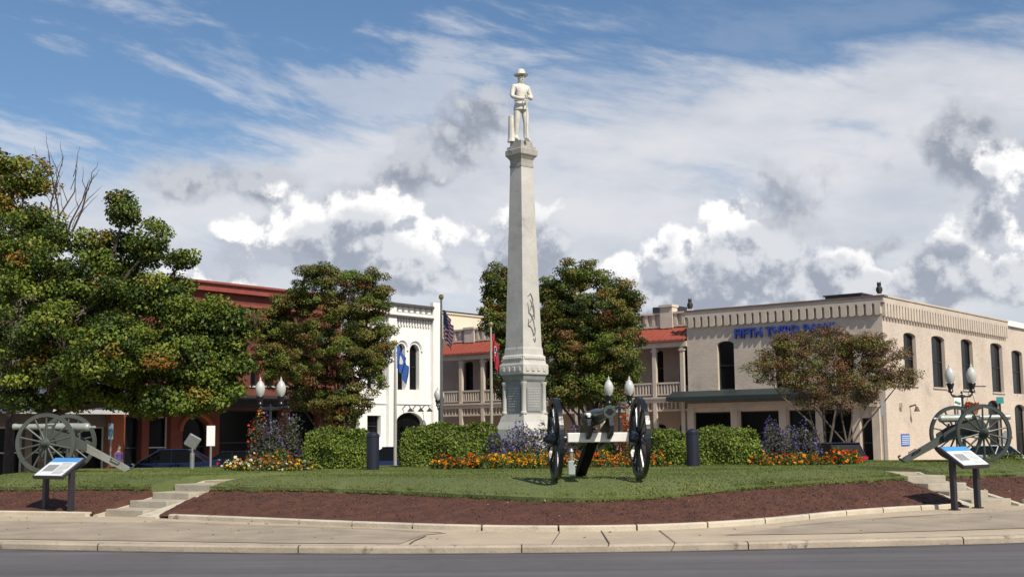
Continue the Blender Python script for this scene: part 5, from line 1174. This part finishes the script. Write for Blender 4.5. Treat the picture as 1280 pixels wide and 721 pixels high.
# ---------------------------------------------------------------- cars
def car(label, px, D, rz, paint, suv=False, zb=None):
    q = at(px, 575, D); zb = gz(D) if zb is None else zb; t = thing('parked_car', label, 'car', (q.x, D, zb), rz, 'cars parked around the square')
    L, Wd, H = (4.5, .92, 1.62) if suv else (4.6, .90, 1.42)
    zr = H; belt = .95 if suv else .88
    st_ = ([(-2.2, .55, .85, .86), (-2.12, .35, 1.0, .90), (-1.3, .28, belt, .92), (0, .26, belt, .92), (1.2, .28, belt-.02, .92), (2.0, .32, .74, .88), (2.25, .45, .62, .78)])
    b = bmesh.new(); rows = []
    for x, zl, zu, hw in st_:
        rows.append([b.verts.new((x, y, z)) for y, z in ((-hw*.9, zl), (-hw, zl+.15), (-hw, zu-.12), (-hw*.9, zu), (hw*.9, zu), (hw, zu-.12), (hw, zl+.15), (hw*.9, zl))])
    for a, c in zip(rows, rows[1:]):
        for k_ in range(8): b.faces.new((a[k_], a[(k_+1) % 8], c[(k_+1) % 8], c[k_]))
    b.faces.new(rows[0]); b.faces.new(rows[-1][::-1]); obj('body', fixn(b), paint, t, True)
    # cabin: glasshouse then roof
    x0, x1, xr0, xr1 = (-2.05, 1.0, -1.8, .25) if suv else (-1.75, .95, -.95, .15)
    b = bmesh.new(); A = [b.verts.new(p) for p in ((x0, -.83, belt), (x1, -.83, belt), (x1, .83, belt), (x0, .83, belt))]; B = [b.verts.new(p) for p in ((xr0, -.62, zr-.05), (xr1, -.62, zr-.05), (xr1, .62, zr-.05), (xr0, .62, zr-.05))]
    for i in range(4): b.faces.new((A[i], A[(i+1) % 4], B[(i+1) % 4], B[i]))
    obj('window', fixn(b), glass, t)
    b = bmesh.new(); bx(b, ((xr0+xr1)/2, 0, zr-.03), (xr1-xr0+.16, 1.30, .06), bevel=.025)
    for s in (-1, 1):
        for (xa, xb) in ((x0, xr0), (x1, xr1), (-.35, -.35)): tube(b, [(xa, s*.84, belt), (xb, s*.63, zr-.04)], .022, 5)
    obj('roof', b, paint, t)
    for sx in (-1.35, 1.4):
        for s in (-1, 1):
            b = bmesh.new(); lathe(b, [(.22, -.11), (.32, -.10), (.335, 0), (.32, .10), (.22, .11)], 20, (sx, s*.80, .33), (0, 1, 0)); w = obj('wheel', b, rubber, t, True)
            b = bmesh.new(); lathe(b, [(.05, .0), (.21, .01), (.22, .115), (.2, .118)], 16, (sx, s*.80, .33), (0, s, 0)); obj('rim', b, alloy, w, True)
    for s in (-1, 1):
        b = box((-2.14, s*.70, .80 if not suv else .92), (.12, .34, .15), bevel=.02); obj('tail_light', b, taillight, t)
        b = box((2.08, s*.62, .64), (.14, .30, .12), bevel=.02); obj('headlight', b, headlight, t)
    b = box((-2.215, 0, .70), (.02, .5, .13)); obj('number_plate', b, panelwhite, t); b = box((-2.2, 0, .42), (.14, 1.6, .16), bevel=.03); obj('bumper', b, paint, t)
    return t
car('dark blue parked car with red tail lamp under the left tree', 208, 50, R(183), carblue)
car('black parked car beside the white upright sign', 292, 53, R(160), carblack)
car('dark blue saloon car partly hidden by the long hedge and white doorway', 488, 50, R(175), carblue)
car('dark blue hatchback with red tail lamp before the bank doorway', 1040, 58, R(96), carblue, True)
car('white parked car seen through the right cannon wheel', 1246, 58, R(40), carwhite)
# ---------------------------------------------------------------- person
q = at(148, 575, 54); t = thing('person', 'person in purple top walking by the orange brick pier at the left', 'person', (q.x, 54, gz(54)), R(60))
pv = [(0, 0, .95, .14, .12), (0, 0, 1.12, .12, .10), (0, 0, 1.30, .15, .11), (0, 0, 1.42, .13, .10), (0, 0, 1.50, .055, .055), (0, -.01, 1.57, .07, .075), (0, -.02, 1.65, .082, .095), (0, -.01, 1.72, .06, .07),
      (.09, 0, .88, .10, .10), (.10, -.12, .48, .07, .07), (.10, -.12, .10, .05, .05), (.10, -.24, .04, .045, .035), (-.09, 0, .88, .10, .10), (-.10, .08, .48, .07, .07), (-.10, .22, .12, .05, .05), (-.10, .12, .04, .045, .035),
      (.19, 0, 1.38, .065, .065), (.24, .06, 1.12, .05, .05), (.24, -.04, .88, .038, .038), (.24, -.07, .80, .035, .03), (-.19, 0, 1.38, .065, .065), (-.24, -.06, 1.12, .05, .05), (-.23, -.18, .90, .038, .038), (-.23, -.23, .83, .035, .03)]
pe = [(0, 1), (1, 2), (2, 3), (3, 4), (4, 5), (5, 6), (6, 7), (0, 8), (8, 9), (9, 10), (10, 11), (0, 12), (12, 13), (13, 14), (14, 15), (3, 16), (16, 17), (17, 18), (18, 19), (3, 20), (20, 21), (21, 22), (22, 23)]
o = skinned('body', pv, pe, skin, t, 2); me = o.data; me.materials.append(purplecloth); me.materials.append(denim)
for p_ in me.polygons:
    c = p_.center; p_.material_index = 2 if c.z < .97 and abs(c.x) < .2 and c.z > .07 else (1 if .97 <= c.z < 1.47 and not (c.z < 1.0 and abs(c.x) > .2) else 0)
b = bmesh.new(); bmesh.ops.create_icosphere(b, subdivisions=2, radius=.1); bmesh.ops.transform(b, matrix=Matrix.Translation((0, .015, 1.69)) @ Matrix.Diagonal((.9, 1.05, 1.0, 1)), verts=b.verts); obj('hair', b, hairm, t, True)
print('objects', len(bpy.data.objects))
